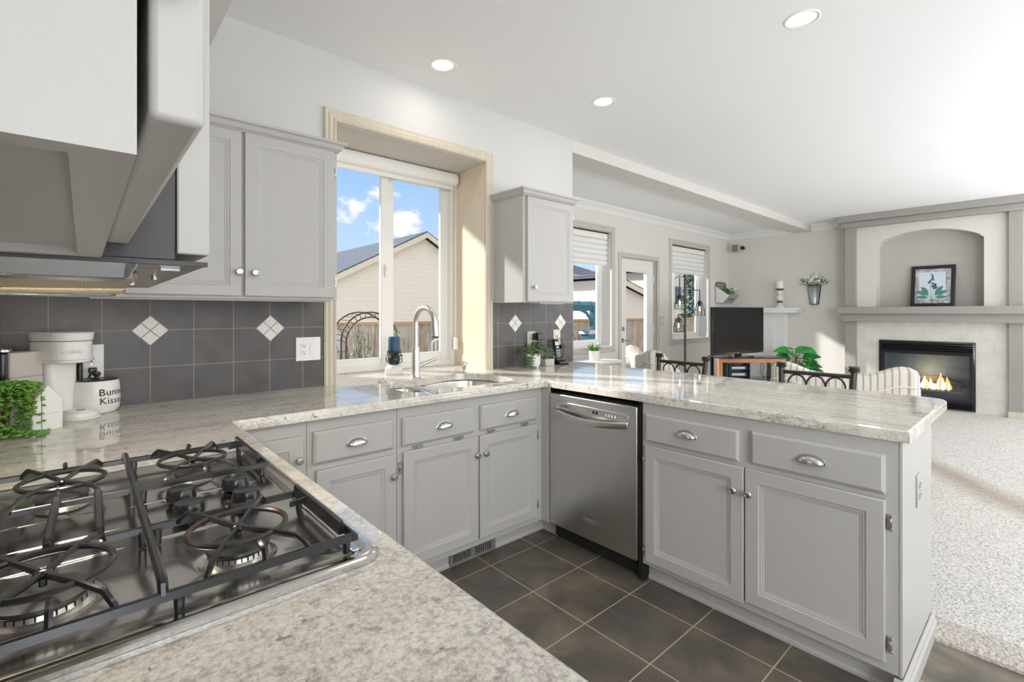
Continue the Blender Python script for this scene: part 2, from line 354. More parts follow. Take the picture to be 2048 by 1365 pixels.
# ------------------------------------------------------------------ mesh builder
class MB:
    def __init__(s): s.v = []; s.f = []; s.uv = None; s.smooth = False
    def add(s, vs, fs):
        k = len(s.v); s.v += [tuple(x) for x in vs]; s.f += [tuple(i+k for i in f) for f in fs]; return s
    def box(s, x0, y0, z0, x1, y1, z1):
        x0, x1 = sorted((x0, x1)); y0, y1 = sorted((y0, y1)); z0, z1 = sorted((z0, z1))
        return s.add([(x0, y0, z0), (x1, y0, z0), (x1, y1, z0), (x0, y1, z0), (x0, y0, z1), (x1, y0, z1), (x1, y1, z1), (x0, y1, z1)],
                     [(0, 3, 2, 1), (4, 5, 6, 7), (0, 1, 5, 4), (1, 2, 6, 5), (2, 3, 7, 6), (3, 0, 4, 7)])
    def prism(s, poly, a, b, axis='z'):
        """poly = 2D points; axis z:(x,y) x:(y,z) y:(x,z)"""
        n = len(poly)
        ar = sum(poly[i][0]*poly[(i+1) % n][1]-poly[(i+1) % n][0]*poly[i][1] for i in range(n))
        if ar < 0: poly = poly[::-1]
        f = {'z': lambda p, h: (p[0], p[1], h), 'x': lambda p, h: (h, p[0], p[1]), 'y': lambda p, h: (p[0], h, p[1])}[axis]
        vs = [f(p, a) for p in poly]+[f(p, b) for p in poly]
        fs = [tuple(range(n))[::-1], tuple(range(n, 2*n))]+[(i, (i+1) % n, n+(i+1) % n, n+i) for i in range(n)]
        if (axis == 'y') != (b < a): fs = [q[::-1] for q in fs]
        return s.add(vs, fs)
    def lathe(s, prof, c=(0, 0, 0), n=24, axis='z', sx=1, sy=1, cap=True):
        """prof [(r,h)...] from bottom to top"""
        s.smooth = True
        vs = []; k = len(prof)
        for i in range(n):
            a = 2*PI*i/n
            for r, h in prof:
                x, y = r*math.cos(a)*sx, r*math.sin(a)*sy
                if axis == 'z': p = (c[0]+x, c[1]+y, c[2]+h)
                elif axis == 'x': p = (c[0]+h, c[1]+x, c[2]+y)
                else: p = (c[0]+y, c[1]+h, c[2]+x)
                vs.append(p)
        fs = []
        for i in range(n):
            j = (i+1) % n
            for m in range(k-1): fs.append((i*k+m, j*k+m, j*k+m+1, i*k+m+1))
        if cap and prof[0][0] > 1e-6: fs.append(tuple(i*k for i in range(n))[::-1])
        if cap and prof[-1][0] > 1e-6: fs.append(tuple(i*k+k-1 for i in range(n)))
        return s.add(vs, fs)
    def cyl(s, c, r, h, n=24, axis='z', r2=None):
        return s.lathe([(r, 0), (r if r2 is None else r2, h)], c, n, axis)
    def sphere(s, c, r, n=12, m=8, sc=(1, 1, 1), rot=None):
        s.smooth = True; vs = []; fs = []
        for j in range(m+1):
            th = PI*j/m
            for i in range(n):
                a = 2*PI*i/n; p = Vector((r*sc[0]*math.sin(th)*math.cos(a), r*sc[1]*math.sin(th)*math.sin(a), r*sc[2]*math.cos(th)))
                if rot: p = rot @ p
                vs.append((c[0]+p.x, c[1]+p.y, c[2]+p.z))
        for j in range(m):
            for i in range(n): k = (i+1) % n; fs.append((j*n+i, (j+1)*n+i, (j+1)*n+k, j*n+k))
        return s.add(vs, fs)
    def tube(s, path, r, n=8, closed=False, flat=1.0, r1=None):
        s.smooth = True; P = [Vector(p) for p in path]; N = len(P)
        T = []
        for i in range(N):
            a = P[(i-1) % N] if (closed or i > 0) else P[i]; b = P[(i+1) % N] if (closed or i < N-1) else P[i]
            T.append((b-a).normalized())
        up = Vector((0, 0, 1)) if abs(T[0].z) < .9 else Vector((1, 0, 0))
        U = (up-T[0]*up.dot(T[0])).normalized(); vs = []
        for i in range(N):
            U = (U-T[i]*U.dot(T[i])).normalized(); V = T[i].cross(U)
            rr = r if r1 is None else r+(r1-r)*i/(N-1)
            for j in range(n):
                a = 2*PI*(j+.5)/n; vs.append(tuple(P[i]+U*math.cos(a)*rr+V*math.sin(a)*rr*flat))
        fs = []
        for i in range(N if closed else N-1):
            k = (i+1) % N
            for j in range(n): l = (j+1) % n; fs.append((i*n+j, i*n+l, k*n+l, k*n+j))
        if not closed: fs += [tuple(range(n))[::-1], tuple(range((N-1)*n, N*n))]
        return s.add(vs, fs)
    def sweep(s, path, prof, closed=False, up=(0, 0, 1)):
        """mitred sweep of a 2D profile (side, up) along a path"""
        P = [Vector(p) for p in path]; N = len(P); UP = Vector(up); n = len(prof); vs = []
        for i in range(N):
            a = (P[i]-P[(i-1) % N]).normalized() if (closed or i > 0) else None
            b = (P[(i+1) % N]-P[i]).normalized() if (closed or i < N-1) else None
            a = a or b; b = b or a
            sa, sb = a.cross(UP).normalized(), b.cross(UP).normalized()
            m = (sa+sb); m = m/ max(1e-6, m.dot(sa)) if m.length > 1e-6 else sa
            for (u, w) in prof: vs.append(tuple(P[i]+m*u+UP*w))
        fs = []
        for i in range(N if closed else N-1):
            k = (i+1) % N
            for j in range(n): l = (j+1) % n; fs.append((i*n+j, k*n+j, k*n+l, i*n+l))
        if not closed: fs += [tuple(range(n)), tuple(range((N-1)*n, N*n))[::-1]]
        return s.add(vs, fs)
    def leaf(s, p, d, L, w, up=(0, 0, 1), cup=.15, fold=.12, n=4):
        """pointed leaf from p along d, curved and folded, with a little thickness"""
        d = Vector(d).normalized(); up = Vector(up); sd = d.cross(up)
        if sd.length < 1e-3: sd = d.cross(Vector((1, 0, 0)))
        sd.normalize(); nn = sd.cross(d).normalized(); vs = []; fs = []
        prof = [math.sin(PI*(i/n)**.8) for i in range(n+1)]
        for i in range(n+1):
            t_ = i/n; c = Vector(p)+d*L*t_-nn*cup*L*t_*t_; ww = w*.5*max(prof[i], .04)
            vs += [tuple(c+sd*ww+nn*fold*w*prof[i]), tuple(c), tuple(c-sd*ww+nn*fold*w*prof[i])]
        for i in range(n):
            k = i*3; fs += [(k, k+1, k+4, k+3), (k+1, k+2, k+5, k+4)]
        s.smooth = True
        return s.add(vs, fs)
    def build(s, name, material, parent=None, label=None, cat=None, group=None, kind=None, bevel=0, seg=2, local=False, solid=0, sub=0, fixn=True):
        me = bpy.data.meshes.new(name)
        org = ORG.get(parent.name, Vector()) if parent else None
        if parent is None:
            xs = [v[0] for v in s.v]; ys = [v[1] for v in s.v]; zs = [v[2] for v in s.v]
            org = Vector(((min(xs)+max(xs))/2, (min(ys)+max(ys))/2, min(zs)))
        if local: org = Vector()
        me.from_pydata([tuple(Vector(v)-org) for v in s.v], [], s.f); me.update()
        if s.uv:
            ul = me.uv_layers.new(name='uv')
            for lp in me.loops: ul.data[lp.index].uv = s.uv[lp.vertex_index]
        if fixn:
            bm = bmesh.new(); bm.from_mesh(me); bmesh.ops.recalc_face_normals(bm, faces=bm.faces); bm.to_mesh(me); bm.free()
        if s.smooth or bevel:
            me.polygons.foreach_set('use_smooth', [True]*len(me.polygons)); me.set_sharp_from_angle(angle=R(38))
        if material: me.materials.append(M[material] if isinstance(material, str) else material)
        o = bpy.data.objects.new(name, me); COL.objects.link(o)
        if parent: o.parent = parent; ORG[o.name] = org
        else: o.location = org; ORG[o.name] = org.copy()
        if solid: md = o.modifiers.new('solid', 'SOLIDIFY'); md.thickness = solid; md.offset = 0
        if sub: md = o.modifiers.new('sub', 'SUBSURF'); md.levels = sub; md.render_levels = sub
        if bevel:
            md = o.modifiers.new('bevel', 'BEVEL'); md.width = bevel; md.segments = seg; md.limit_method = 'ANGLE'; md.angle_limit = R(40)
        if label: o['label'] = label
        if cat: o['category'] = cat
        if group: o['group'] = group
        if kind: o['kind'] = kind
        return o
ORG = {}
def thing(name, label, cat, loc=(0, 0, 0), rotz=0, group=None):
    o = bpy.data.objects.new(name, None); COL.objects.link(o); o.location = loc; o.rotation_euler = (0, 0, rotz)
    o.empty_display_size = .05
    o['label'] = label; o['category'] = cat
    if group: o['group'] = group
    ORG[o.name] = Vector(loc) if rotz == 0 else Vector()
    return o
def struct(name): return dict(name=name, kind='structure')
def text_mesh(txt, size, depth=.0004, font_shear=0, space=1.0):
    cu = bpy.data.curves.new('t', 'FONT'); cu.body = txt; cu.size = size; cu.extrude = depth; cu.shear = font_shear; cu.space_character = space
    cu.align_x = 'CENTER'; cu.resolution_u = 3
    o = bpy.data.objects.new('t', cu); COL.objects.link(o)
    bpy.context.view_layer.update()
    dg = bpy.context.evaluated_depsgraph_get(); me = bpy.data.meshes.new_from_object(o.evaluated_get(dg))
    vs = [tuple(v.co) for v in me.vertices]; fs = [tuple(p.vertices) for p in me.polygons]
    bpy.data.objects.remove(o); bpy.data.curves.remove(cu); bpy.data.meshes.remove(me)
    return vs, fs
def offset_poly(poly, d):
    """inset a CCW polygon by d (negative grows)"""
    n = len(poly); out = []
    for i in range(n):
        a, b_, c = Vector(poly[i-1]), Vector(poly[i]), Vector(poly[(i+1) % n])
        e1 = (b_-a).normalized(); e2 = (c-b_).normalized(); n1 = Vector((-e1.y, e1.x)); n2 = Vector((-e2.y, e2.x))
        m = n1+n2; m = m/max(.2, m.dot(n1)); out.append(tuple(b_+m*d))
    return out
def arc(cx, cy, r, a0, a1, n): return [(cx+r*math.cos(R(a0+(a1-a0)*i/n)), cy+r*math.sin(R(a0+(a1-a0)*i/n))) for i in range(n+1)]
#PART2
def fill_poly(outer, holes=()):
    bm = bmesh.new(); es = []
    for lp in [outer]+list(holes):
        vs = [bm.verts.new((p[0], p[1], 0)) for p in lp]
        es += [bm.edges.new((vs[i], vs[(i+1) % len(vs)])) for i in range(len(vs))]
    bmesh.ops.triangle_fill(bm, edges=es, use_beauty=True, use_dissolve=False)
    bm.verts.index_update()
    v = [tuple(x.co)[:2] for x in bm.verts]; f = []
    for q in bm.faces:
        ids = [x.index for x in q.verts]; a, b, c = [Vector(v[i]) for i in ids[:3]]
        if (b-a).cross(c-a) < 0: ids = ids[::-1]
        f.append(tuple(ids))
    bm.free(); return v, f
def slab(mb, outer, holes, h0, h1, axis='z', walls=True):
    """plate with holes; axis z:(x,y) x:(y,z) y:(x,z)"""
    fm = {'z': lambda p, h: (p[0], p[1], h), 'x': lambda p, h: (h, p[0], p[1]), 'y': lambda p, h: (p[0], h, p[1])}[axis]
    v, f = fill_poly(outer, holes)
    mb.add([fm(p, h1) for p in v], f); mb.add([fm(p, h0) for p in v], [q[::-1] for q in f])
    for lp in [outer]+list(holes):
        n = len(lp); mb.add([fm(p, h0) for p in lp]+[fm(p, h1) for p in lp], [(i, (i+1) % n, n+(i+1) % n, n+i) for i in range(n)])
    return mb
def circ(cx, cy, r, n=32): return [(cx+r*math.cos(2*PI*i/n), cy+r*math.sin(2*PI*i/n)) for i in range(n)]
def rect(a, b, c, d): return [(a, b), (c, b), (c, d), (a, d)]
def weld(o):
    bm = bmesh.new(); bm.from_mesh(o.data); bmesh.ops.remove_doubles(bm, verts=bm.verts, dist=1e-5); bmesh.ops.recalc_face_normals(bm, faces=bm.faces); bm.to_mesh(o.data); bm.free(); return o

# ================================================================== THE SETTING
ZC = 2.706; YW = 2.605; XL = -.235; XF = 8.72; YN = 3.93
CANS = [(1.528, 2.309), (2.59, 2.0), (2.567, .806), (1.2, .75), (1.3, -1.1), (2.9, -1.2), (5.2, -1.5), (7.2, -1.5)]
weld(slab(MB(), rect(XL-.12, -4.1, XF+.12, 4.15), [circ(x, y, .062) for x, y in CANS], ZC, ZC+.12).build(**struct('ceiling'), material='ceiling_paint'))
MB().box(XL-.12, -4.1, -.1, 2.70, YW+.1, 0).build(**struct('floor'), material='floor_tile')
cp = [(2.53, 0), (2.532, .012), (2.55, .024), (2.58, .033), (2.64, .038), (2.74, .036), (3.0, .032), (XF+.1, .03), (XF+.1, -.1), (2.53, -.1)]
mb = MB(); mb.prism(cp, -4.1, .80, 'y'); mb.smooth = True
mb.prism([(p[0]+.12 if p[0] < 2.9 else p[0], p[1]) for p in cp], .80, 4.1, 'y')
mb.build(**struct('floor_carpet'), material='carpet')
MB().box(XL-.12, -4.1, 0, XL, YW+.12, ZC).build(**struct('wall_left'), material='kitchen_wall_paint')
def wallx(mb, x0, x1, y0, y1, ops, z0=0, z1=ZC):
    xs = x0
    for a, b, c, d in ops:
        if a > xs: mb.box(xs, y0, z0, a, y1, z1)
        if c > z0: mb.box(a, y0, z0, b, y1, c)
        if d < z1: mb.box(a, y0, d, b, y1, z1)
        xs = b
    if x1 > xs: mb.box(xs, y0, z0, x1, y1, z1)
    return mb
weld(wallx(MB(), XL, 2.97, YW, YW+.12, [(1.022, 2.078, .874, 2.346)]).build(**struct('wall_back'), material='kitchen_wall_paint'))
MB().box(2.85, YW+.12, 0, 2.97, YN+.22, ZC).build(**struct('wall_nook_side'), material='wall_paint')
W1 = (3.95, 5.251, .86, 2.365); DR = (5.45, 6.37, 0, 2.075); W2 = (6.77, 7.93, .89, 2.365)
weld(wallx(MB(), 2.97, XF, YN, YN+.22, [W1, DR, W2]).build(**struct('wall_nook'), material='wall_paint'))
MB().box(XF, -4.1, 0, XF+.12, YN+.22, ZC).build(**struct('wall_far'), material='wall_paint')
weld(wallx(MB(), XL, XF, -4.1, -4.0, [(.0, 2.4, .6, 2.4), (3.0, 8.2, .05, 2.4)]).build(**struct('wall_rear'), material='wall_paint'))
MB().box(2.97, YW, 2.605, XF, 2.85, ZC).build(**struct('trim_1'), material='panel_light', bevel=.004)    # ceiling beam
# crown moulding in the nook and on the far wall
crown = [(0, 0), (0, -.10), (.012, -.10), (.018, -.085), (.03, -.06), (.055, -.035), (.07, -.025), (.075, 0)]
MB().sweep([(2.98, YN, ZC), (XF, YN, ZC), (XF, 2.86, ZC)], crown).build(**struct('trim_2'), material='white_trim')
MB().sweep([(XF, 2.60, ZC), (XF, 2.16, ZC)], crown).build(**struct('trim_3'), material='white_trim')
base = [(0, 0), (.014, 0), (.014, .07), (.006, .085), (0, .085)]
MB().sweep([(2.98, YN, .03), (5.42, YN, .03)], base).build(**struct('baseboard_nook'), material='white_trim')
MB().sweep([(6.4, YN, .03), (XF, YN, .03), (XF, 2.14, .03)], base).build(**struct('baseboard_far'), material='white_trim')
# kitchen backsplash (slate tile)
MB().box(XL+.008, YW-.008, .914, .962, YW, 1.37).build(**struct('wall_tile_left'), material='slate_tile_left')
MB().box(2.126, YW-.008, .914, 2.968, YW, 1.38).build(**struct('wall_tile_right'), material='slate_tile_right')
MB().box(XL, -.6, .914, XL+.008, YW, 1.37).build(**struct('wall_tile_side'), material='slate_tile_left')
def diamond(x, z, parent_label):
    t_ = thing('accent_tile', parent_label, 'accent tile', (x, YW-.008, z), group='diamond accent tiles')
    h = .0655; g = .0025
    for i, (du, dv) in enumerate(((0, 1), (1, 0), (0, -1), (-1, 0))):
        c = (du*h/2, dv*h/2); k = h/2-g
        m = MB(); m.prism([(c[0], c[1]-k), (c[0]+k, c[1]), (c[0], c[1]+k), (c[0]-k, c[1])], -.003, .0, 'y'); m.build('tile', 'accent_white', t_, local=True, bevel=.0008)
    m = MB(); k = h+.001
    m.prism([(0, -k), (k, 0), (0, k), (-k, 0)], -.0012, 0.0, 'y'); m.build('grout', 'greige_dark', t_, local=True)
    return t_
diamond(.219, 1.227, 'white diamond of four small tiles set in slate above the white canister')
diamond(.699, 1.227, 'white diamond of four small tiles left of the double switch plate')
diamond(2.337, 1.227, 'cream diamond of four small tiles above the trailing potted plant')
diamond(2.816, 1.227, 'cream diamond of four small tiles touching the phone charger outlet')

# ---------------- kitchen window bay
weld(MB().prism([(1.0, YW+.001), (1.03, YW+.001), (1.03, 3.05), (.97, 3.12), (.97, YW+.121), (1.0, YW+.121)], .80, 2.34, 'z').build(**struct('wall_bay_left'), material='pale_wood'))
weld(MB().prism([(2.064, YW+.001), (2.09, YW+.001), (2.09, YW+.121), (2.16, YW+.121), (2.16, 3.12), (2.105, 3.05)], .80, 2.34, 'z').build(**struct('wall_bay_right'), material='pale_wood'))
MB().box(1.0, YW+.001, 2.336, 2.088, 3.12, 2.345).build(**struct('ceiling_bay'), material='soffit_paint')
MB().box(.97, YW+.12, .60, 2.16, 3.12, .872).build(**struct('floor_bay'), material='wall_paint')
cas = [(0, 0), (.066, 0), (.066, .012), (.058, .018), (.046, .014), (.034, .02), (.018, .016), (.010, .022), (0, .016)]
MB().sweep([(1.03, YW, .914), (1.03, YW, 2.34), (2.062, YW, 2.34), (2.062, YW, .914)], [(-u, w) for u, w in cas], up=(0, -1, 0)).build(**struct('trim_4'), material='trim_wood')
def winframe(m, x0, x1, z0, z1, y0, y1, w, step=.012):
    m.box(x0, y0, z0, x0+w, y1, z1); m.box(x1-w, y0, z0, x1, y1, z1); m.box(x0+w, y0, z0, x1-w, y1, z0+w); m.box(x0+w, y0, z1-w, x1-w, y1, z1)
    return m
w1 = thing('window_1', 'white vinyl sliding window over the kitchen sink', 'window', (1.57, 3.05, .914)); w1['kind'] = 'structure'
m = MB(); winframe(m, 1.03, 2.105, .916, 2.335, 3.02, 3.10, .04)
m.build('window_frame', 'white_plastic', w1, bevel=.003)
m = MB(); winframe(m, 1.066, 1.560, .95, 2.30, 3.03, 3.06, .052); m.build('sash', 'white_plastic', w1, bevel=.004)
m = MB(); winframe(m, 1.552, 2.07, .95, 2.30, 3.06, 3.09, .066); m.build('sash', 'white_plastic', w1, bevel=.004)
m = MB().box(1.10, 3.042, .99, 1.52, 3.046, 2.26); m.build('pane', 'pane_glass', w1)
m = MB().box(1.60, 3.073, .99, 2.02, 3.077, 2.26); m.build('pane', 'pane_glass', w1)
m = MB().box(1.53, 3.012, 1.55, 1.55, 3.03, 1.63); m.box(1.534, 3.0, 1.585, 1.546, 3.014, 1.62); m.build('latch', 'white_plastic', w1, bevel=.003)
# roller blind
rb = thing('roller_blind', 'white fabric roller blind rolled up above the sink window', 'blind', (1.57, 2.97, 2.22))
m = MB(); m.prism([(2.945, 2.33), (2.925, 2.30), (2.925, 2.262), (2.945, 2.245), (3.0, 2.245), (3.01, 2.29), (3.0, 2.335)], 1.045, 2.075, 'x'); m.build('cassette', 'shade_fabric', rb, bevel=.008, seg=3)
m = MB(); m.box(1.05, 2.985, 2.222, 2.07, 2.995, 2.25); m.cyl((1.05, 2.99, 2.224), .008, 1.02, 10, 'x'); m.build('hem_bar', 'white_plastic', rb)
m = MB(); m.tube([(2.066, 2.955, 2.26), (2.066, 2.955, 1.12)], .0022, 6); m.tube([(2.076, 2.965, 2.26), (2.076, 2.965, 1.12)], .0022, 6); m.build('chain', 'white_plastic', rb)
m = MB(); m.box(2.058, 2.945, 1.03, 2.084, 2.975, 1.12); m.build('tensioner', 'white_plastic', rb, bevel=.004)

# ---------------- nook windows and door
def nook_window(nm, lab, W_, mull=None):
    x0, x1, z0, z1 = W_
    w = thing(nm, lab, 'window', ((x0+x1)/2, YN, z0)); w['kind'] = 'structure'
    m = MB(); winframe(m, x0, x1, z0, z1, YN+.15, YN+.21, .05); m.build('window_frame', 'white_plastic', w, bevel=.003)
    m = MB(); winframe(m, x0+.05, x1-.05, z0+.05, z1-.05, YN+.165, YN+.195, .035)
    if mull: m.box(mull-.03, YN+.16, z0+.05, mull+.03, YN+.195, z1-.05)
    m.build('sash', 'white_plastic', w, bevel=.003)
    m = MB().box(x0+.08, YN+.178, z0+.08, x1-.08, YN+.182, z1-.08); m.build('pane', 'pane_glass', w)
    m = MB(); m.box(x0, YN-.012, z0-.015, x1, YN+.15, z0+.004); m.build('window_sill', 'white_trim', w, bevel=.003)
    pr = [(-u*1.15, v_) for u, v_ in cas]
    m = MB().sweep([(x0, YN, z0), (x0, YN, z1), (x1, YN, z1), (x1, YN, z0)], pr, closed=True, up=(0, -1, 0)); m.build('casing', 'greige_trim', w)
    return w
nook_window('window_2', 'nook window left of the glass door', W1)
nook_window('window_3', 'nook window behind the caged floor lamp', W2, 7.12)
def shade(lab, W_, zb):
    x0, x1, z0, z1 = W_; t_ = thing('window_shade', lab, 'blind', ((x0+x1)/2, YN+.07, zb), group='folded fabric shades')
    m = MB().box(x0+.02, YN+.04, z1-.09, x1-.02, YN+.12, z1-.012); m.build('headrail', 'shade_fabric', t_, bevel=.01)
    m = MB().box(x0+.01, YN+.03, z1-.012, x1-.01, YN+.13, z1-.001); m.build('bracket', 'black_matte', t_)
    n = 5; h = (z1-.09-zb)/n
    for i in range(n):
        a = z1-.09-i*h; pf = []
        for k in range(9):
            f = k/8; pf.append((YN+.075-.034*math.sin(PI*f)**.8, a-h*1.02*f))
        pf += [(YN+.085, a-h), (YN+.085, a)]
        m = MB(); m.prism(pf, x0+.03, x1-.03, 'x'); m.smooth = True; m.build('fold', 'shade_fabric', t_)
shade('white folded fabric shade on the nook window left of the glass door', W1, 1.93)
shade('white folded fabric shade on the nook window behind the floor lamp', W2, 1.93)
d1 = thing('door_1', 'white patio door with full glass pane', 'door', (5.91, YN, .03)); d1['kind'] = 'structure'
m = MB(); slab(m, rect(5.484, .035, 6.338, 2.06), [rect(5.646, .25, 6.153, 1.88)], YN+.05, YN+.09, 'y'); weld(m.build('door_panel', 'white_trim', d1))
m = MB().box(5.64, YN+.068, .245, 6.16, YN+.072, 1.885); m.build('pane', 'pane_glass', d1)
gb = [(0, 0), (.035, 0), (.035, .008), (.02, .016), (0, .012)]
m = MB().sweep([(5.646, YN+.05, .25), (5.646, YN+.05, 1.88), (6.153, YN+.05, 1.88), (6.153, YN+.05, .25)], [(-u, w) for u, w in gb], closed=True, up=(0, -1, 0)); m.build('glazing_bead', 'white_trim', d1)
m = MB().sweep([(5.465, YN, .03), (5.465, YN, 2.07), (6.352, YN, 2.07), (6.352, YN, .03)], [(-u, w) for u, w in [(0, 0), (.055, 0), (.055, .014), (.03, .02), (0, .016)]], up=(0, -1, 0)); m.build('casing', 'greige_trim', d1)
m = MB(); m.box(5.45, YN+.01, 0, 5.482, YN+.2, 2.075); m.box(6.34, YN+.01, 0, 6.37, YN+.2, 2.075); m.box(5.482, YN+.01, 2.062, 6.34, YN+.2, 2.075); m.build('jamb', 'greige_trim', d1)
m = MB(); m.cyl((5.555, YN+.02, 1.08), .027, .03, 16, 'y'); m.box(5.549, YN+.008, 1.068, 5.561, YN+.022, 1.092); m.build('deadbolt', 'nickel', d1)
m = MB(); m.cyl((5.555, YN+.03, .92), .03, .02, 16, 'y'); m.cyl((5.555, YN-.01, .92), .011, .05, 10, 'y'); m.tube([(5.55, YN-.01, .92), (5.60, YN-.015, .925), (5.665, YN-.01, .918)], .009, 8); m.build('door_handle', 'nickel', d1)
for zz in (1.75, 1.0, .3):
    m = MB(); m.cyl((6.343, YN+.035, zz), .008, .1, 8); m.box(6.325, YN+.045, zz, 6.36, YN+.05, zz+.1); m.build('hinge', 'white_trim', d1)

# ---------------- ceiling cans
for i, (x, y) in enumerate(CANS):
    vis = i < 3
    labs = ['round recessed light nearest the sink window', 'round recessed light farthest from the camera', 'round recessed light at the top right over the peninsula']
    t_ = thing('ceiling_light', labs[i] if vis else 'recessed ceiling light behind the camera or overhead', 'ceiling light', (x, y, ZC), group='recessed ceiling lights')
    m = MB().lathe([(.0615, .05), (.060, .0), (.072, -.004), (.078, -.001), (.078, .0)], (x, y, ZC), 40, cap=False); m.build('trim_ring', 'can_ring', t_)
    m = MB().lathe([(.0, .006), (.0595, .006), (.0595, .012), (0, .012)], (x, y, ZC), 32); m.build('diffuser', 'can_diffuser', t_)
    lo = light('ceiling_light_lamp', 'AREA', (x, y, ZC-.012), 1.4, (1, .94, .85), dir=(0, 0, -1), shape='DISK', size=.11)
    lo.parent = t_; lo.location = (0, 0, -.012)
#PART3
# ================================================================== KITCHEN CABINETS
def raised_door(P, name, u0, u1, v0, v1, front, axis, label=None, rail=.052, flip=1, arch=False):
    """framed door with a stepped recessed panel. axis 'y': face looks to -y at y=front; axis 'x': face looks to -x at x=front"""
    T = .020; m = MB()
    A0 = rect(u0, v0, u1, v1)
    steps = [(0, T), (0, .003), (.003, 0), (rail, 0), (rail+.004, .004), (rail+.010, .004), (rail+.013, .007), (rail+.018, .007), (rail+.020, .009)]
    rings = []
    for ins, dep in steps:
        rings.append([(u0+ins, v0+ins, dep), (u1-ins, v0+ins, dep), (u1-ins, v1-ins, dep), (u0+ins, v1-ins, dep)])
    def to3(p):
        return (p[0], front+p[2], p[1]) if axis == 'y' else (front+p[2], p[0], p[1])
    vs = [to3(p) for r_ in rings for p in r_]; fs = []
    for k in range(len(rings)-1):
        for j in range(4): l = (j+1) % 4; fs.append((k*4+j, k*4+l, k*4+4+l, k*4+4+j))
    fs.append(tuple(range(3, -1, -1))); n = len(rings)*4; fs.append((n-4, n-3, n-2, n-1))
    m.add(vs, fs); return m.build(name, 'cabinet_paint', P, label=label, bevel=.0012, seg=1)
def drawer_front(P, u0, u1, v0, v1, front, axis):
    T = .020; m = MB(); e = .010
    rings = [[(u0+i, v0+i), (u1-i, v0+i), (u1-i, v1-i), (u0+i, v1-i)] for i in (0, 0, .004, e)]
    deps = [T, .008, .004, 0]
    vs = []
    for r_, d in zip(rings, deps): vs += [((p[0], front+d, p[1]) if axis == 'y' else (front+d, p[0], p[1])) for p in r_]
    fs = []
    for k in range(3):
        for j in range(4): l = (j+1) % 4; fs.append((k*4+j, k*4+l, k*4+4+l, k*4+4+j))
    fs += [(3, 2, 1, 0), (12, 13, 14, 15)]
    return MB().add(vs, fs).build('drawer', 'cabinet_paint', P)
def knob(P, u, v, front, axis):
    pr = [(.0, 0), (.007, 0), (.0055, .006), (.006, .012), (.0145, .016), (.0155, .020), (.012, .0245), (.009, .0250), (.0085, .0238), (.0, .0245)]
    m = MB()
    if axis == 'y': m.lathe([(r_, -h_) for r_, h_ in pr], (u, front, v), 20, 'y')
    else: m.lathe([(r_, -h_) for r_, h_ in pr], (front, u, v), 20, 'x')
    return m.build('knob', 'nickel', P)
def cup_pull(P, u, v, front, axis):
    """half-dome bin pull"""
    a, b, d = .044, .022, .026; m = MB(); m.smooth = True; vs = []; fs = []; n, k = 16, 8
    for j in range(k+1):
        ph = (PI/2)*j/k
        for i in range(n+1):
            th = PI*i/n
            x = a*math.cos(th)*math.cos(ph)**.9; zz = b*1.25*math.sin(th)*math.cos(ph)-.012; y = d*math.sin(ph)**.8
            y += .0
            vs.append((x, y, zz))
    for j in range(k):
        for i in range(n): q_ = j*(n+1)+i; fs.append((q_, q_+1, q_+n+2, q_+n+1))
    pts = []
    for x, y, zz in vs:
        pts.append((u+x, front-y, v+zz) if axis == 'y' else (front-y, u+x, v+zz))
    m.add(pts, fs)
    rim = [(a*1.06*math.cos(PI*i/12), b*1.25*1.06*math.sin(PI*i/12)-.012) for i in range(13)]
    m.tube([(u+p[0], front-.001, v+p[1]) if axis == 'y' else (front-.001, u+p[0], v+p[1]) for p in rim], .0025, 6)
    return m.build('cup_pull', 'nickel', P, solid=.0016)
def hinge(P, u, v, front, axis, horiz=False):
    m = MB(); L = .026
    def bx(a, b, c, d, e, f):
        if axis == 'y': m.box(u+a, front-e, v+b, u+c, front-f, v+d)
        else: m.box(front-e, u+a, v+b, front-f, u+c, v+d)
    if horiz:
        bx(-L, -.004, L, .003, .004, -.01); bx(-.010, -.006, .010, .005, .007, -.004)
    else:
        bx(-.006, -L, .006, L, .003, -.012); bx(-.004, -.012, .005, .012, .008, 0); bx(-.008, -L, .002, -L+.008, .005, 0); bx(-.008, L-.008, .002, L, .005, 0)
    return m.build('hinge', 'nickel', P, bevel=.001, seg=1)
YF = 2.005; YD = 1.985; Z0 = .092; Z1 = .874
def kick(P, pts, z1=.10):
    m = MB().sweep(pts, [(0, 0), (.012, 0), (.012, .012), (.006, .02), (.006, z1), (0, z1)]); return m.build('toe_kick', 'cabinet_paint', P)
# corner unit
c = thing('corner_cabinet', 'grey corner base cabinet partly hidden behind the cooktop counter', 'cabinet', (.54, 2.3, 0))
MB().box(.36, YF, Z0, .674, 2.58, Z1).build('body', 'cabinet_paint', c)
raised_door(c, 'door', .42, .656, .13, .813, YD, 'y'); knob(c, .637, .722, YD, 'y')
MB().box(.36, 2.07, 0, .674, 2.085, Z0).build('toe_kick', 'cabinet_paint', c)
# drawer unit
c = thing('base_cabinet', 'grey base cabinet with one drawer left of the sink cabinet', 'cabinet', (.875, 2.3, 0))
MB().box(.676, YF, Z0, 1.075, 2.58, Z1).build('body', 'cabinet_paint', c)
d = drawer_front(c, .697, 1.051, .688, .821, YD, 'y'); cup_pull(d, .877, .754, YD, 'y')
d = raised_door(c, 'door', .709, 1.061, .130, .661, YD, 'y'); knob(d, 1.046, .565, YD, 'y')
kick(c, [(1.075, 2.07, 0), (.676, 2.07, 0)][::-1])
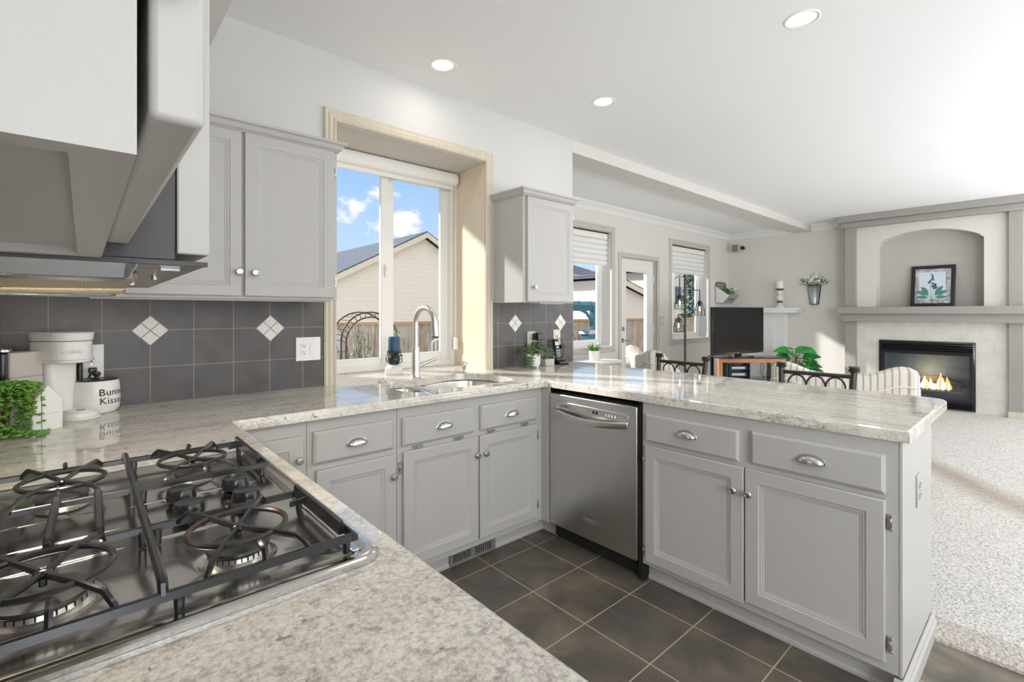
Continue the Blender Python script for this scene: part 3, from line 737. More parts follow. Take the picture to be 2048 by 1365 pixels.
# sink unit with tilt-out fronts
c = thing('sink_cabinet', 'grey sink base cabinet with two tilt-out drawers and two doors', 'cabinet', (1.55, 2.3, 0))
m = MB(); slab(m, rect(1.077, YF, 2.03, 2.58), [rect(1.15, YF+.05, 1.96, 2.56)], .60, Z1, 'z'); m.box(1.077, YF, Z0, 2.03, 2.58, .60)
m.build('body', 'cabinet_paint', c)
MB().box(2.010, 1.945, Z0, 2.030, YF, Z1).build('filler_strip', 'cabinet_paint', c)
d = drawer_front(c, 1.097, 1.509, .688, .819, YD, 'y'); cup_pull(d, 1.322, .756, YD, 'y')
d = drawer_front(c, 1.551, 1.960, .688, .819, YD, 'y'); cup_pull(d, 1.763, .754, YD, 'y')
d = raised_door(c, 'door', 1.102, 1.534, .126, .663, YD, 'y'); knob(d, 1.519, .569, YD, 'y')
d = raised_door(c, 'door', 1.543, 1.960, .126, .663, YD, 'y'); knob(d, 1.575, .568, YD, 'y')
hinge(c, 1.088, .592, YD+.012, 'y'); hinge(c, 1.971, .594, YD+.012, 'y'); hinge(c, 1.971, .195, YD+.012, 'y')
for hu in (1.18, 1.415, 1.625, 1.869): hinge(c, hu, .676, YD+.008, 'y', True)
kick(c, [(1.077, 2.07, 0), (2.09, 2.07, 0), (2.09, 1.945, 0)])
v = thing('floor_register', 'narrow louvred toe-kick vent below the sink cabinet doors', 'vent', (1.55, 2.055, 0))
m = MB(); slab(m, rect(1.40, .006, 1.70, .072), [rect(1.42+i*.0128, .018, 1.4275+i*.0128, .060) for i in range(20) if i not in (9, 10)], 2.050, 2.058, 'y'); weld(m.build('grille', 'cabinet_dark', v))
MB().box(1.41, 2.0582, .01, 1.69, 2.064, .068).build('backing', 'black_gap', v)

# peninsula unit
XF_ = 2.03; XD = 2.01
c = thing('peninsula_cabinet', 'grey peninsula base cabinet with two drawers and two doors', 'cabinet', (2.3, .84, 0))
m = MB(); m.box(XF_, .345, Z0, 2.57, 1.330, Z1); m.build('body', 'cabinet_paint', c)
MB().box(XF_-.002, .338, .09, XF_+.55, .3455, Z1).build('end_panel', 'cabinet_paint', c)
d = drawer_front(c, .867, 1.308, .690, .821, XD, 'x'); cup_pull(d, 1.093, .761, XD, 'x')
d = drawer_front(c, .382, .818, .694, .826, XD, 'x'); cup_pull(d, .601, .761, XD, 'x')
d = raised_door(c, 'door', .846, 1.308, .115, .671, XD, 'x'); knob(d, .883, .573, XD, 'x')
d = raised_door(c, 'door', .382, .841, .128, .673, XD, 'x'); knob(d, .822, .573, XD, 'x')
for hv in (.60, .19): hinge(c, .370, hv, XD+.012, 'x')
for hv in (.60, .16): hinge(c, 1.318, hv, XD+.012, 'x')
kick(c, [(2.09, 1.330, 0), (2.09, .40, 0), (2.09, .345, 0)])
pr = [(0, 0), (.016, 0), (.016, .05), (.010, .062), (.010, .072), (.004, .084), (0, .084)]
MB().sweep([(2.03, .36, 0), (2.03, .338, 0), (2.58, .338, 0), (2.58, .40, 0)], [(u, w) for u, w in pr]).build('base_trim', 'cabinet_paint', c)
MB().box(2.57, .345, 0, 2.585, 2.60, Z1).build('back_panel', 'cabinet_paint', c)
def outlet(name, lab, cat, loc, rotz, plate='almond_plastic', w=.072, h=.117, kinds=('duplex',), th=.006):
    """wall plate, local x = width, looks to local -y"""
    t_ = thing(name, lab, cat, loc, rotz, group='power outlets' if name == 'power_outlet' else None)
    ORG[t_.name] = Vector()
    m = MB().box(-w/2, -th, -h/2, w/2, 0, h/2); m.build('plate', plate, t_, local=True, bevel=.0025, seg=2)
    k = len(kinds)
    for i, kd in enumerate(kinds):
        x = (i-(k-1)/2)*.046
        if kd == 'duplex':
            for s_ in (1, -1):
                m = MB(); m.prism([(x+.0165*math.cos(a)*1.0, s_*.0195+.0145*max(-.86, min(.86, math.sin(a)))) for a in [2*PI*j/20 for j in range(20)]], -th-.0025, -th+.001, 'y'); r_ = m.build('receptacle', plate, t_, local=True)
                m = MB(); m.box(x-.0075, -th-.0032, s_*.0195-.001, x-.0055, -th-.002, s_*.0195+.0075); m.box(x+.0055, -th-.0032, s_*.0195, x+.0075, -th-.002, s_*.0195+.0065); m.cyl((x, -th-.0032, s_*.0195-.0075), .0026, .0012, 10, 'y'); m.build('slot', 'black_gap', r_, local=True)
            MB().cyl((x, -th-.001, 0), .0028, .0012, 10, 'y').build('screw', 'nickel', t_, local=True)
        elif kd == 'decora':
            m = MB().box(x-.0165, -th-.002, -.034, x+.0165, -th+.001, .034); r_ = m.build('receptacle', 'white_plastic', t_, local=True, bevel=.001)
            m = MB()
            for s_ in (.0175, -.0175):
                m.box(x-.0075, -th-.0027, s_-.001, x-.0055, -th-.0015, s_+.0075); m.box(x+.0055, -th-.0027, s_, x+.0075, -th-.0015, s_+.0065); m.cyl((x, -th-.0027, s_-.0075), .0028, .0012, 10, 'y')
            m.build('slot', 'black_gap', r_, local=True)
        elif kd == 'rocker':
            m = MB(); m.prism([(-th-.0045, .033), (-th-.001, -.033), (-th+.001, -.033), (-th+.001, .033)], x-.0165, x+.0165, 'x'); m.build('rocker', 'white_plastic', t_, local=True, bevel=.001)
        if kd != 'duplex':
            for s_ in (.048, -.048): MB().cyl((x, -th-.001, s_), .0026, .0012, 10, 'y').build('screw', 'nickel', t_, local=True)
    return t_
outlet('power_outlet', 'grey duplex outlet on the end panel of the peninsula', 'outlet', (2.293, .338, .655), 0, 'cabinet_paint')
outlet('power_outlet', 'white double plate with outlet and rocker switch beside the window', 'outlet', (.882, YW-.008, 1.115), 0, 'white_plastic', .125, .122, ('decora', 'rocker'))
outlet('power_outlet', 'white outlet with a black plug behind the coffee maker', 'outlet', (.028, YW-.008, 1.095), 0, 'white_plastic', .076, .16)
outlet('power_outlet', 'cream outlet with black power adapters behind the trailing plant', 'outlet', (2.50, YW-.008, 1.09), 0, 'almond_plastic', .09, .15)
outlet('power_outlet', 'cream outlet with a thin black cord right of the phone', 'outlet', (2.772, YW-.008, 1.11), 0, 'almond_plastic', .08, .125, ('decora',))
outlet('light_switch', 'small light switch between the glass door and the nook window', 'switch', (6.50, YN, 1.18), 0, 'greige_trim', .09, .13, ('rocker',))

# dishwasher
c = thing('dishwasher', 'stainless steel dishwasher built into the peninsula', 'dishwasher', (2.3, 1.64, 0))
m = MB().box(XD, 1.352, .095, XD+.045, 1.938, .844); m.build('door', 'brushed_steel', c, bevel=.006, seg=3)
MB().box(XD+.045, 1.36, .02, 2.55, 1.93, .85).build('body', 'black_gap', c)
MB().box(XD+.07, 1.34, .0, 2.12, 1.944, .088).build('toe_panel', 'black_matte', c)
MB().box(2.03, 1.331, .0, 2.5, 1.352, .872).build('side_gap', 'black_gap', c)
m = MB(); m.prism([(1.398, .742), (1.398, .792), (1.405, .800), (1.880, .806), (1.892, .798), (1.892, .765), (1.886, .757)], XD-.0035, XD+.002, 'x'); cpn = m.build('control_panel', 'nickel', c, bevel=.002)
hp = []
for i in range(17):
    f = i/16; hp.append((XD-.012-.034*math.sin(PI*f)**.6, 1.888-.488*f, .752-.020*math.sin(PI*f)-.004*f))
m = MB(); m.smooth = True
m.sweep(hp, [(-.012, -.012), (-.006, -.018), (.004, -.016), (.010, -.004), (.008, .012), (0, .018), (-.008, .014), (-.012, 0)]); m.build('handle', 'nickel', c)
m = MB(); m.box(XD-.012, 1.876, .738, XD+.01, 1.892, .768); m.box(XD-.012, 1.398, .728, XD+.01, 1.412, .764); m.build('handle_mount', 'nickel', c, bevel=.004)
for y_, w_ in ((1.615, .013), (1.594, .013)): MB().box(XD-.0045, y_-w_/2, .772, XD-.003, y_+w_/2, .788).build('display', 'black_plastic', cpn)
m = MB()
for k in range(4): m.box(XD-.0042, 1.835-k*.016, .776, XD-.003, 1.846-k*.016, .788)
for k in range(6): m.box(XD-.0042, 1.745-k*.0155, .774, XD-.003, 1.755-k*.0155, .788)
m.build('button', 'cabinet_dark', cpn)
m = MB()
for k in range(4): m.box(XD-.0042, 1.530-k*.019, .770, XD-.003, 1.537-k*.019, .783)
m.build('button', 'white_plastic', cpn)
m = MB().box(XD-.002, 1.600, .186, XD+.001, 1.686, .206); bd = m.build('badge', 'cabinet_dark', c, bevel=.001)
m = MB(); winframe(m, 1.600, 1.686, .186, .206, 0, 1, .002)
m = MB()
for a_ in (rect(1.600, .186, 1.686, .188), rect(1.600, .204, 1.686, .206), rect(1.600, .186, 1.602, .206), rect(1.684, .186, 1.686, .206)): m.box(XD-.0035, a_[0][0], a_[0][1], XD-.001, a_[2][0], a_[2][1])
m.build('badge_rim', 'chrome', bd)
vs, fs = text_mesh('KitchenAid', .0135)
MB().add([(XD-.0028+v_[2], 1.643-v_[0], .191+v_[1]) for v_ in vs], fs).build('lettering', 'chrome', bd)

# left run base cabinets (below the cooktop)
c = thing('base_cabinet', 'grey base cabinet below the gas cooktop', 'cabinet', (.1, .7, 0))
MB().box(XL+.005, -.58, Z0, .37, 2.004, Z1).build('body', 'cabinet_paint', c)
MB().box(XL+.005, -.58, 0, .30, 2.07, Z0).build('toe_kick', 'cabinet_paint', c)
for i in range(4):
    y0 = -.55+i*.62; m = MB().box(.37, y0, .13, .389, y0+.60, .661); m.build('door', 'cabinet_paint', c, bevel=.003)
    m = MB().box(.37, y0, .69, .389, y0+.60, .82); m.build('drawer', 'cabinet_paint', c, bevel=.003)

# ---------------- upper cabinets
def crown_cab(P, pts):
    pf = [(0, 0), (.004, 0), (.010, .008), (.016, .012), (.024, .03), (.034, .036), (.036, .046), (0, .046)]
    return MB().sweep(pts, pf).build('crown', 'cabinet_paint', P)
c = thing('upper_cabinet', 'grey two-door wall cabinet left of the sink window', 'cabinet', (.45, 2.44, 1.362))
MB().box(.0, 2.29, 1.362, .912, YW-.001, 2.085).build('body', 'cabinet_paint', c, bevel=.0015)
MB().box(.02, 2.31, 1.355, .88, 2.40, 1.362).build('light_rail', 'cabinet_paint', c)
d = raised_door(c, 'door', .115, .500, 1.374, 2.064, 2.27, 'y', rail=.042); knob(d, .489, 1.475, 2.27, 'y')
d = raised_door(c, 'door', .512, .893, 1.374, 2.066, 2.27, 'y', rail=.048); knob(d, .549, 1.474, 2.27, 'y')
hinge(c, .903, 1.98, 2.285, 'y'); hinge(c, .903, 1.45, 2.285, 'y')
crown_cab(c, [(.0, 2.283, 2.066), (.912, 2.283, 2.066), (.912, YW-.002, 2.066)])
c = thing('upper_cabinet', 'grey single-door wall cabinet right of the sink window', 'cabinet', (2.36, 2.44, 1.371))
MB().box(2.128, 2.29, 1.371, 2.615, YW-.001, 2.085).build('body', 'cabinet_paint', c, bevel=.0015)
MB().box(2.30, 2.31, 1.364, 2.55, 2.40, 1.371).build('light_rail', 'cabinet_paint', c)
MB().box(2.11, YW-.02, 1.385, 2.130, YW, 2.09).build('scribe_strip', 'cabinet_paint', c)
d = raised_door(c, 'door', 2.155, 2.600, 1.378, 2.062, 2.27, 'y', rail=.045); knob(d, 2.210, 1.47, 2.27, 'y')
hinge(c, 2.607, 1.98, 2.285, 'y'); hinge(c, 2.607, 1.45, 2.285, 'y')
crown_cab(c, [(2.128, YW-.002, 2.066), (2.128, 2.283, 2.066), (2.615, 2.283, 2.066), (2.615, YW-.002, 2.066)])

# near wall cabinet (left edge of the frame) and hood
c = thing('upper_cabinet', 'pale grey wall cabinet at the upper left edge of the frame', 'cabinet', (-.1, .45, 1.364))
m = MB(); m.box(XL+.001, .232, 1.364, .0155, .246, 2.085); m.box(-.004, .246, 1.364, .0155, .690, 2.085); m.box(XL+.001, .246, 1.372, -.004, .690, 2.085)
m.box(XL+.001, .672, 1.364, -.004, .690, 1.372); m.build('body', 'cabinet_paint', c)
m = MB().box(.0195, .236, 1.381, .0385, .690, 2.07); m.build('door', 'cabinet_paint', c, bevel=.003, seg=3)
m = MB(); m.box(.0125, .225, 1.432, .030, .238, 1.452); m.cyl((.0335, .230, 1.435), .0018, .03, 8); m.build('hinge', 'nickel', c, bevel=.002)
c = thing('range_hood_cabinet', 'grey cabinet enclosing the range hood above the cooktop', 'cabinet', (-.1, 1.08, 1.52))
m = MB(); m.box(XL+.001, .700, 1.56, .085, 1.50, 1.76); m.build('body', 'cabinet_paint', c, bevel=.002)
m = MB(); m.box(.085, .702, 1.375, .119, 1.468, 1.75); m.build('valance', 'cabinet_paint', c, bevel=.002)
m = MB().sweep([(XL+.01, .745, 1.735), (.119, .745, 1.735), (.119, 1.50, 1.735)], [(0, 0), (.01, 0), (.05, .04), (.05, .055), (0, .055)]); m.build('crown', 'cabinet_paint', c)
h_ = thing('range_hood', 'metal under-cabinet range hood with mesh filter above the cooktop', 'range hood', (-.06, 1.08, 1.355))
m = MB(); m.box(XL+.002, .702, 1.366, .084, 1.42, 1.558); m.build('shell', 'hood_black', h_, bevel=.002)
m = MB(); m.prism([(XL+.002, 1.366), (.116, 1.3655), (.116, 1.362), (XL+.002, 1.361)], .716, 1.42, 'y'); m.build('underside', 'hood_under', h_)
MB().box(XL+.003, .7025, 1.3612, .117, .715, 1.3665).build('front_lip', 'hood_black', h_)
def tray(y0, y1, z0, z1, x1, nm='rim_pan'):
    m = MB(); o1 = [(XL+.02, y0), (x1-.012, y0), (x1, y0+.012), (x1, y1-.012), (x1-.012, y1), (XL+.02, y1)]
    o2 = offset_poly(o1, .009); vs = [(p[0], p[1], z1) for p in o1]+[(p[0], p[1], z0) for p in o2]; n = 6
    fs = [(i, (i+1) % n, n+(i+1) % n, n+i) for i in range(n)]+[tuple(range(n, 2*n))]
    m.add(vs, fs); return m.build(nm, 'hood_steel', h_, bevel=.003, seg=2)
ln = MB().box(XL+.06, 1.02, 1.3615, -.02, 1.10, 1.3585).build('lamp_lens', 'can_diffuser', h_)
lo = light('range_hood_lamp', 'AREA', (-.05, 1.12, 1.335), 5.0, (1, .90, .76), dir=(.12, .35, -1), shape='RECTANGLE', size=.22, size_y=.12)
lo.parent = h_; lo.location = Vector(lo.location)-ORG[h_.name]
tray(.712, .80, 1.343, 1.362, .050); tray(1.33, 1.418, 1.338, 1.362, .062)
def filt(q, p):
    sx = q.n('ShaderNodeSeparateXYZ', ins={0: q.mapping(q.pos, (1, 1, 1), rot=(0, 0, R(45)))})
    m_, _ = grid(q, sx.outputs[0], sx.outputs[1], 0, 0, .006, .006, .002)
    setc(q, p, q.mix(m_, srgb(206, 194, 164), srgb(150, 138, 112)))
addm('filter_mesh', (.6, .55, .45), .5, .2, fn=filt)
m = MB(); m.prism([(.86, 1.352), (1.33, 1.343), (1.33, 1.350), (.86, 1.359)], XL+.03, .058, 'x'); m.build('mesh_filter', 'filter_mesh', h_)
for a_ in ((.075, .76, .095, .775), (.04, .90, .05, .93)): MB().box(a_[0], a_[1], 1.358, a_[2], a_[3], 1.3615).build('clip', 'hood_steel', h_)
for a_ in ((.085, .95), (.07, 1.15)): MB().cyl((a_[0], a_[1], 1.356), .004, .006, 10).build('screw', 'hood_steel', h_)

# ---------------- countertop
sinkhole = [(1.180, 2.37), (1.182, 2.22), (1.192, 2.12), (1.225, 2.075), (1.29, 2.062), (1.36, 2.085), (1.42, 2.09), (1.50, 2.068), (1.62, 2.066), (1.78, 2.066), (1.86, 2.085), (1.905, 2.14), (1.925, 2.25), (1.918, 2.36), (1.885, 2.46), (1.83, 2.52), (1.76, 2.542), (1.68, 2.535), (1.60, 2.505), (1.52, 2.482), (1.44, 2.492), (1.34, 2.49), (1.26, 2.462), (1.21, 2.42)]
ol = [(XL, -.6), (.405, -.6), (.405, 1.962), (1.990, 1.962), (2.006, 1.946), (2.020, .318), (2.865, .322), (2.895, .332), (2.915, .355), (2.922, .39), (2.935, YW-.002), (2.066, YW-.002), (2.075, YW+.05), (2.103, 3.018), (1.032, 3.018), (1.032, YW-.002), (XL, YW-.002)]
ct = MB(); inn = offset_poly(ol, .007)
v_, f_ = fill_poly(inn, [sinkhole]); ct.add([(p[0], p[1], .914) for p in v_], f_)
v_, f_ = fill_poly(ol, [sinkhole]); ct.add([(p[0], p[1], .875) for p in v_], [q[::-1] for q in f_])
n = len(ol); rings = [[(p[0], p[1], .875) for p in ol], [(p[0], p[1], .905) for p in ol], [(p[0], p[1], .911) for p in offset_poly(ol, .002)], [(p[0], p[1], .914) for p in inn]]
ct.add([p for r_ in rings for p in r_], [(k*n+i, k*n+(i+1) % n, (k+1)*n+(i+1) % n, (k+1)*n+i) for k in range(3) for i in range(n)])
n = len(sinkhole); ct.add([(p[0], p[1], .875) for p in sinkhole]+[(p[0], p[1], .914) for p in sinkhole], [(i, (i+1) % n, n+(i+1) % n, n+i) for i in range(n)])
o = ct.build('countertop', 'granite', label='cream and grey granite worktop running along the wall and over the peninsula', cat='countertop'); weld(o)
o.data.polygons.foreach_set('use_smooth', [True]*len(o.data.polygons)); o.data.set_sharp_from_angle(angle=R(20))
#PART4
# ================================================================== SINK, FAUCET
sk = thing('kitchen_sink', 'undermount stainless double-bowl sink below the window', 'sink', (1.55, 2.3, .874))
def bowl(pts, depth, nm):
    m = MB(); m.smooth = True; n = len(pts); cx = sum(p[0] for p in pts)/n; cy = sum(p[1] for p in pts)/n
    rr = [(1.0, .874), (.985, .862), (.96, .874-depth*.75), (.92, .874-depth*.93), (.82, .874-depth), (.12, .874-depth-.006)]
    vs = [(cx+(p[0]-cx)*k, cy+(p[1]-cy)*k, z_) for k, z_ in rr for p in pts]
    fs = [(k*n+i, k*n+(i+1) % n, (k+1)*n+(i+1) % n, (k+1)*n+i) for k in range(len(rr)-1) for i in range(n)]
    fs.append(tuple(range((len(rr)-1)*n, len(rr)*n)))
    m.add(vs, fs); b_ = m.build(nm, 'sink_steel', sk, solid=.0012)
    MB().lathe([(.0, .0), (.038, .0), (.042, .003), (.0, .0031)], (cx, cy, .874-depth-.004), 20).build('drain', 'chrome', b_)
def smooth_loop(pts, it=2):
    for _ in range(it):
        o_ = []
        for i in range(len(pts)):
            a, b_ = pts[i], pts[(i+1) % len(pts)]; o_ += [(a[0]*.75+b_[0]*.25, a[1]*.75+b_[1]*.25), (a[0]*.25+b_[0]*.75, a[1]*.25+b_[1]*.75)]
        pts = o_
    return pts
bowl(smooth_loop([(1.165, 2.40), (1.165, 2.05), (1.41, 2.05), (1.43, 2.28), (1.43, 2.50), (1.21, 2.50)]), .15, 'small_bowl')
bowl(smooth_loop([(1.455, 2.05), (1.93, 2.05), (1.94, 2.35), (1.88, 2.56), (1.60, 2.55), (1.455, 2.50)]), .19, 'large_bowl')
m = MB(); slab(m, rect(1.155, 2.03, 1.955, 2.575), [smooth_loop([(1.165, 2.40), (1.165, 2.05), (1.41, 2.05), (1.43, 2.28), (1.43, 2.50), (1.21, 2.50)]), smooth_loop([(1.455, 2.05), (1.93, 2.05), (1.94, 2.35), (1.88, 2.56), (1.60, 2.55), (1.455, 2.50)])], .8715, .8745, 'z'); m.build('rim', 'sink_steel', sk)

fx, fy = 1.487, 2.540
fc = thing('faucet', 'tall stainless gooseneck pull-down faucet at the sink', 'faucet', (fx, fy, .914))
m = MB().lathe([(.032, 0), (.033, .004), (.029, .010), (.0255, .03), (.0245, .06), (.0235, .17), (.022, .178)], (fx, fy, .914), 28); m.build('base', 'faucet_steel', fc)
sp = [(fx, fy, 1.09), (fx, fy, 1.245)]
for i in range(1, 15):
    a = PI*i/14*.97; sp.append((fx+.02*(1-math.cos(a))*.5*2*.5, fy-.088*(1-math.cos(a)), 1.245+.088*math.sin(a)))
e = sp[-1]; m = MB().tube(sp, .0165, 14); m.build('spout', 'faucet_steel', fc)
m = MB().tube([(e[0], e[1], e[2]+.004), (e[0]+.001, e[1]-.003, e[2]-.03), (e[0]+.003, e[1]-.008, e[2]-.085)], .0185, 16, r1=.022); hd = m.build('spray_head', 'faucet_steel', fc)
MB().tube([(e[0]+.003, e[1]-.008, e[2]-.085), (e[0]+.003, e[1]-.0085, e[2]-.092)], .019, 16).build('nozzle', 'black_plastic', hd)
m = MB().tube([(fx, fy, 1.083), (fx, fy, 1.097)], .0242, 20); m.build('collar', 'faucet_steel', fc)
m = MB().tube([(fx+.018, fy-.004, .985), (fx+.05, fy-.02, 1.0), (fx+.115, fy-.055, 1.028)], .013, 12, r1=.0085); m.build('handle', 'faucet_steel', fc)
sd = thing('soap_dispenser', 'small chrome soap dispenser right of the faucet', 'dispenser', (1.858, 2.560, .914))
m = MB().lathe([(.021, 0), (.022, .004), (.016, .008), (.010, .012), (.009, .02), (.013, .028), (.017, .045), (.019, .060), (.016, .070), (.008, .074), (0, .075)], (1.858, 2.560, .914), 20); m.build('pump', 'chrome', sd)
m = MB().tube([(1.858, 2.560, .980), (1.852, 2.535, .982), (1.85, 2.520, .976)], .006, 8); m.build('spout', 'chrome', sd)
hc = MB().lathe([(.026, 0), (.027, .004), (.022, .007), (0, .008)], (1.262, 2.515, .914), 24).build('sink_hole_cover', 'chrome', label='flat round metal cap on the granite left of the faucet', cat='sink cover')

# ================================================================== COOKTOP
PX0, PX1, PY0, PY1 = -.175, .362, .708, 1.497; ZT = .914
ck = thing('gas_cooktop', 'stainless steel gas cooktop with black iron grates', 'cooktop', (.09, 1.1, .914))
def rrect(x0, y0, x1, y1, r, n=4):
    o_ = []
    for cx, cy, a in ((x1-r, y1-r, 0), (x0+r, y1-r, 90), (x0+r, y0+r, 180), (x1-r, y0+r, 270)): o_ += arc(cx, cy, r, a, a+90, n)
    return o_
BUR = [(.183, .852, 1.0), (.190, 1.318, .82), (-.030, 1.318, .95), (-.038, .868, 1.15)]
m = MB(); m.smooth = True
prof = [(0, .0005), (0, .007), (.004, .0105), (.010, .0125), (.018, .0125), (.026, .0100), (.031, .0075)]
rings = [[(p[0], p[1], ZT+h_2) for p in rrect(PX0+d_, PY0+d_, PX1-d_, PY1-d_, .035-d_*.6)] for d_, h_2 in prof]; n = len(rings[0])
m.add([p for r_ in rings for p in r_], [(k*n+i, k*n+(i+1) % n, (k+1)*n+(i+1) % n, (k+1)*n+i) for k in range(len(prof)-1) for i in range(n)])
# pressed deck with burner wells
inner = [(p[0], p[1]) for p in rings[-1]]
wells = [circ(x, y, .062*s_, 28) for x, y, s_ in BUR]
v_, f_ = fill_poly(inner, wells); m.add([(p[0], p[1], ZT+.0075) for p in v_], f_)
for (x, y, s_), w_ in zip(BUR, wells):
    rr = [(.062, .0075), (.058, .0085), (.054, .0075), (.046, .003), (.0, .003)]
    vs = []; k = 28
    for r_, z_ in rr[:-1]: vs += [(x+r_*s_*math.cos(2*PI*i/k), y+r_*s_*math.sin(2*PI*i/k), ZT+z_) for i in range(k)]
    m.add(vs, [(a*k+i, a*k+(i+1) % k, (a+1)*k+(i+1) % k, (a+1)*k+i) for a in range(3) for i in range(k)]+[tuple(range(3*k, 4*k))])
weld(m.build('top_plate', 'cooktop_steel', ck))
m = MB(); m.smooth = True                                   # pressed ridges in the plate
for x0, y0, x1, y1 in ((.06, 1.205, .31, 1.215), (-.10, 1.10, .055, 1.105), (.07, 1.005, .20, 1.01), (-.10, 1.005, .055, 1.01), (-.12, 1.225, .03, 1.23)):
    m = MB(); m.sphere(((x0+x1)/2, (y0+y1)/2, ZT+.0072), 1, 20, 8, ((x1-x0)/2, .006, .0028)); m.build('pressed_rib', 'cooktop_steel', ck)
m = MB()
for r_, (dz0, dz1) in (((.322, .745, .335, 1.45), (.0075, .0105)),): m.box(r_[0], r_[1], ZT+dz0, r_[2], r_[3], ZT+dz1)
m.build('side_rib', 'cooktop_steel', ck, bevel=.0014)
for x, y, s_ in BUR:
    m = MB().lathe([(.045*s_, .003), (.046*s_, .010), (.041*s_, .014), (.040*s_, .020), (.034*s_, .021), (0, .021)], (x, y, ZT), 36); b_ = m.build('burner_base', 'burner_alu', ck)
    m = MB()
    for i in range(30):
        a = 2*PI*i/30; c_, s2 = math.cos(a), math.sin(a); rr_ = .0405*s_
        m.box(x+rr_*c_-.0008, y+rr_*s2-.0008, ZT+.0145, x+rr_*c_+.0008, y+rr_*s2+.0008, ZT+.0205)
    o_ = m.build('flame_port', 'black_gap', b_); o_['kind'] = 'stuff'
    m = MB().lathe([(.030*s_, .021), (.043*s_, .0225), (.0445*s_, .0255), (.043*s_, .029), (.030*s_, .0305), (0, .031)], (x, y, ZT), 36); m.build('burner_cap', 'burner_cap', ck)
def bar(m, pts, w=.0048, h=.0055):
    m.sweep(pts, [(-w, -h), (-w*.75, h*.7), (-w*.3, h), (w*.3, h), (w*.75, h*.7), (w, -h)])
GZ = ZT+.0375; TZ = ZT+.055
def ring_spokes(m, x, y, r, arms, rust=None):
    pts = [(x+r*math.cos(2*PI*i/36), y+r*math.sin(2*PI*i/36), TZ) for i in range(36)]
    if rust is None: m.tube(pts, .0044, 8, closed=True)
    for ax, ay in arms:           # arm from centre over the ring, bending down to the frame
        dx, dy = ax-x, ay-y; L_ = math.hypot(dx, dy); k = min(.86, max(.55, (L_-.022)/L_))
        m.tube([(x, y, TZ-.002), (x+dx*r/L_, y+dy*r/L_, TZ+.001), (x+dx*k, y+dy*k, TZ), (ax-dx/L_*.004, ay-dy/L_*.004, GZ+.006), (ax, ay, GZ-.002)], .0045, 6)
    m.sphere((x, y, TZ-.002), .011, 10, 6, (1, 1, .6)); m.cyl((x, y, TZ-.018), .0042, .014, 6)
    return pts
def prong(m, x, y, dx, dy, L_=.038):
    m.tube([(x, y, GZ-.002), (x+dx*.006, y+dy*.006, GZ+.012), (x+dx*.012, y+dy*.012, TZ), (x+dx*L_, y+dy*L_, TZ+.001)], .0044, 6)
def feet(m, pts):
    for x, y in pts: m.tube([(x, y, ZT+.009), (x, y, GZ-.003)], .0055, 8, r1=.007)
grp = 'cast iron cooktop grates'
def grate(lab):
    g = bpy.data.objects.new('grate', None); COL.objects.link(g); g.parent = ck; ORG[g.name] = ORG[ck.name]; g['label'] = lab; return g
# front grates (right side of the plate)
for gi, (x0, y0, x1, y1, bi) in enumerate(((.082, .736, .321, .985, 0), (.082, 1.222, .321, 1.468, 1))):
    g = grate(('near front grate with a rusty brown ring', 'far front grate')[gi])
    bx_, by_, _ = BUR[bi]; m = MB()
    bar(m, [(x0, y0, GZ), (x1, y0, GZ), (x1, y1, GZ), (x0, y1, GZ), (x0, y0, GZ)][0:2], .0046, .0058)
    bar(m, [(x0, y1, GZ), (x1-.0, y1, GZ)], .0046, .0058)
    bar(m, [(x1, y0-.005, GZ), (x1, y1+.005, GZ)], .0046, .0058)
    m.build('frame', 'grate_iron', g)
    m = MB(); m.sweep([(x1-.012, y0+.022, GZ+.012), (x1-.012, y1-.006, GZ+.012)], [(-.0045, -.014), (-.0035, .008), (.0035, .008), (.0045, -.014)])
    m.sweep([(x1-.045, (y0+y1)/2+.045, GZ+.012), (x1-.012, (y0+y1)/2+.048, GZ+.014)], [(-.003, -.006), (-.002, .004), (.002, .004), (.003, -.006)])
    m.build('end_rail', 'grate_iron', g, bevel=.001)
    m = MB(); r_ = .067 if gi == 0 else .064
    pts = ring_spokes(m, bx_, by_, r_, [(bx_-.062, y0+.002), (bx_+.070, y0+.002), (bx_-.062, y1-.002), (bx_+.070, y1-.002)], rust=True)
    prong(m, bx_+.010, y0, 0, 1, .036); prong(m, bx_+.010, y1, 0, -1, .030)
    m.build('spokes', 'grate_iron', g)
    MB().tube(pts, .0044, 8, closed=True).build('ring', 'rusty_iron' if gi == 0 else 'grate_iron', g)
    m = MB(); feet(m, [(x1-.006, y0+.012), (x1-.006, y1-.012)]); m.build('foot', 'grate_iron', g) if False else None
    for fp in ((x1-.008, y0+.012), (x1-.008, y1-.012), (x0+.01, y0+.004), (x0+.01, y1-.004)):
        m = MB(); feet(m, [fp]); m.build('foot', 'grate_iron', g)
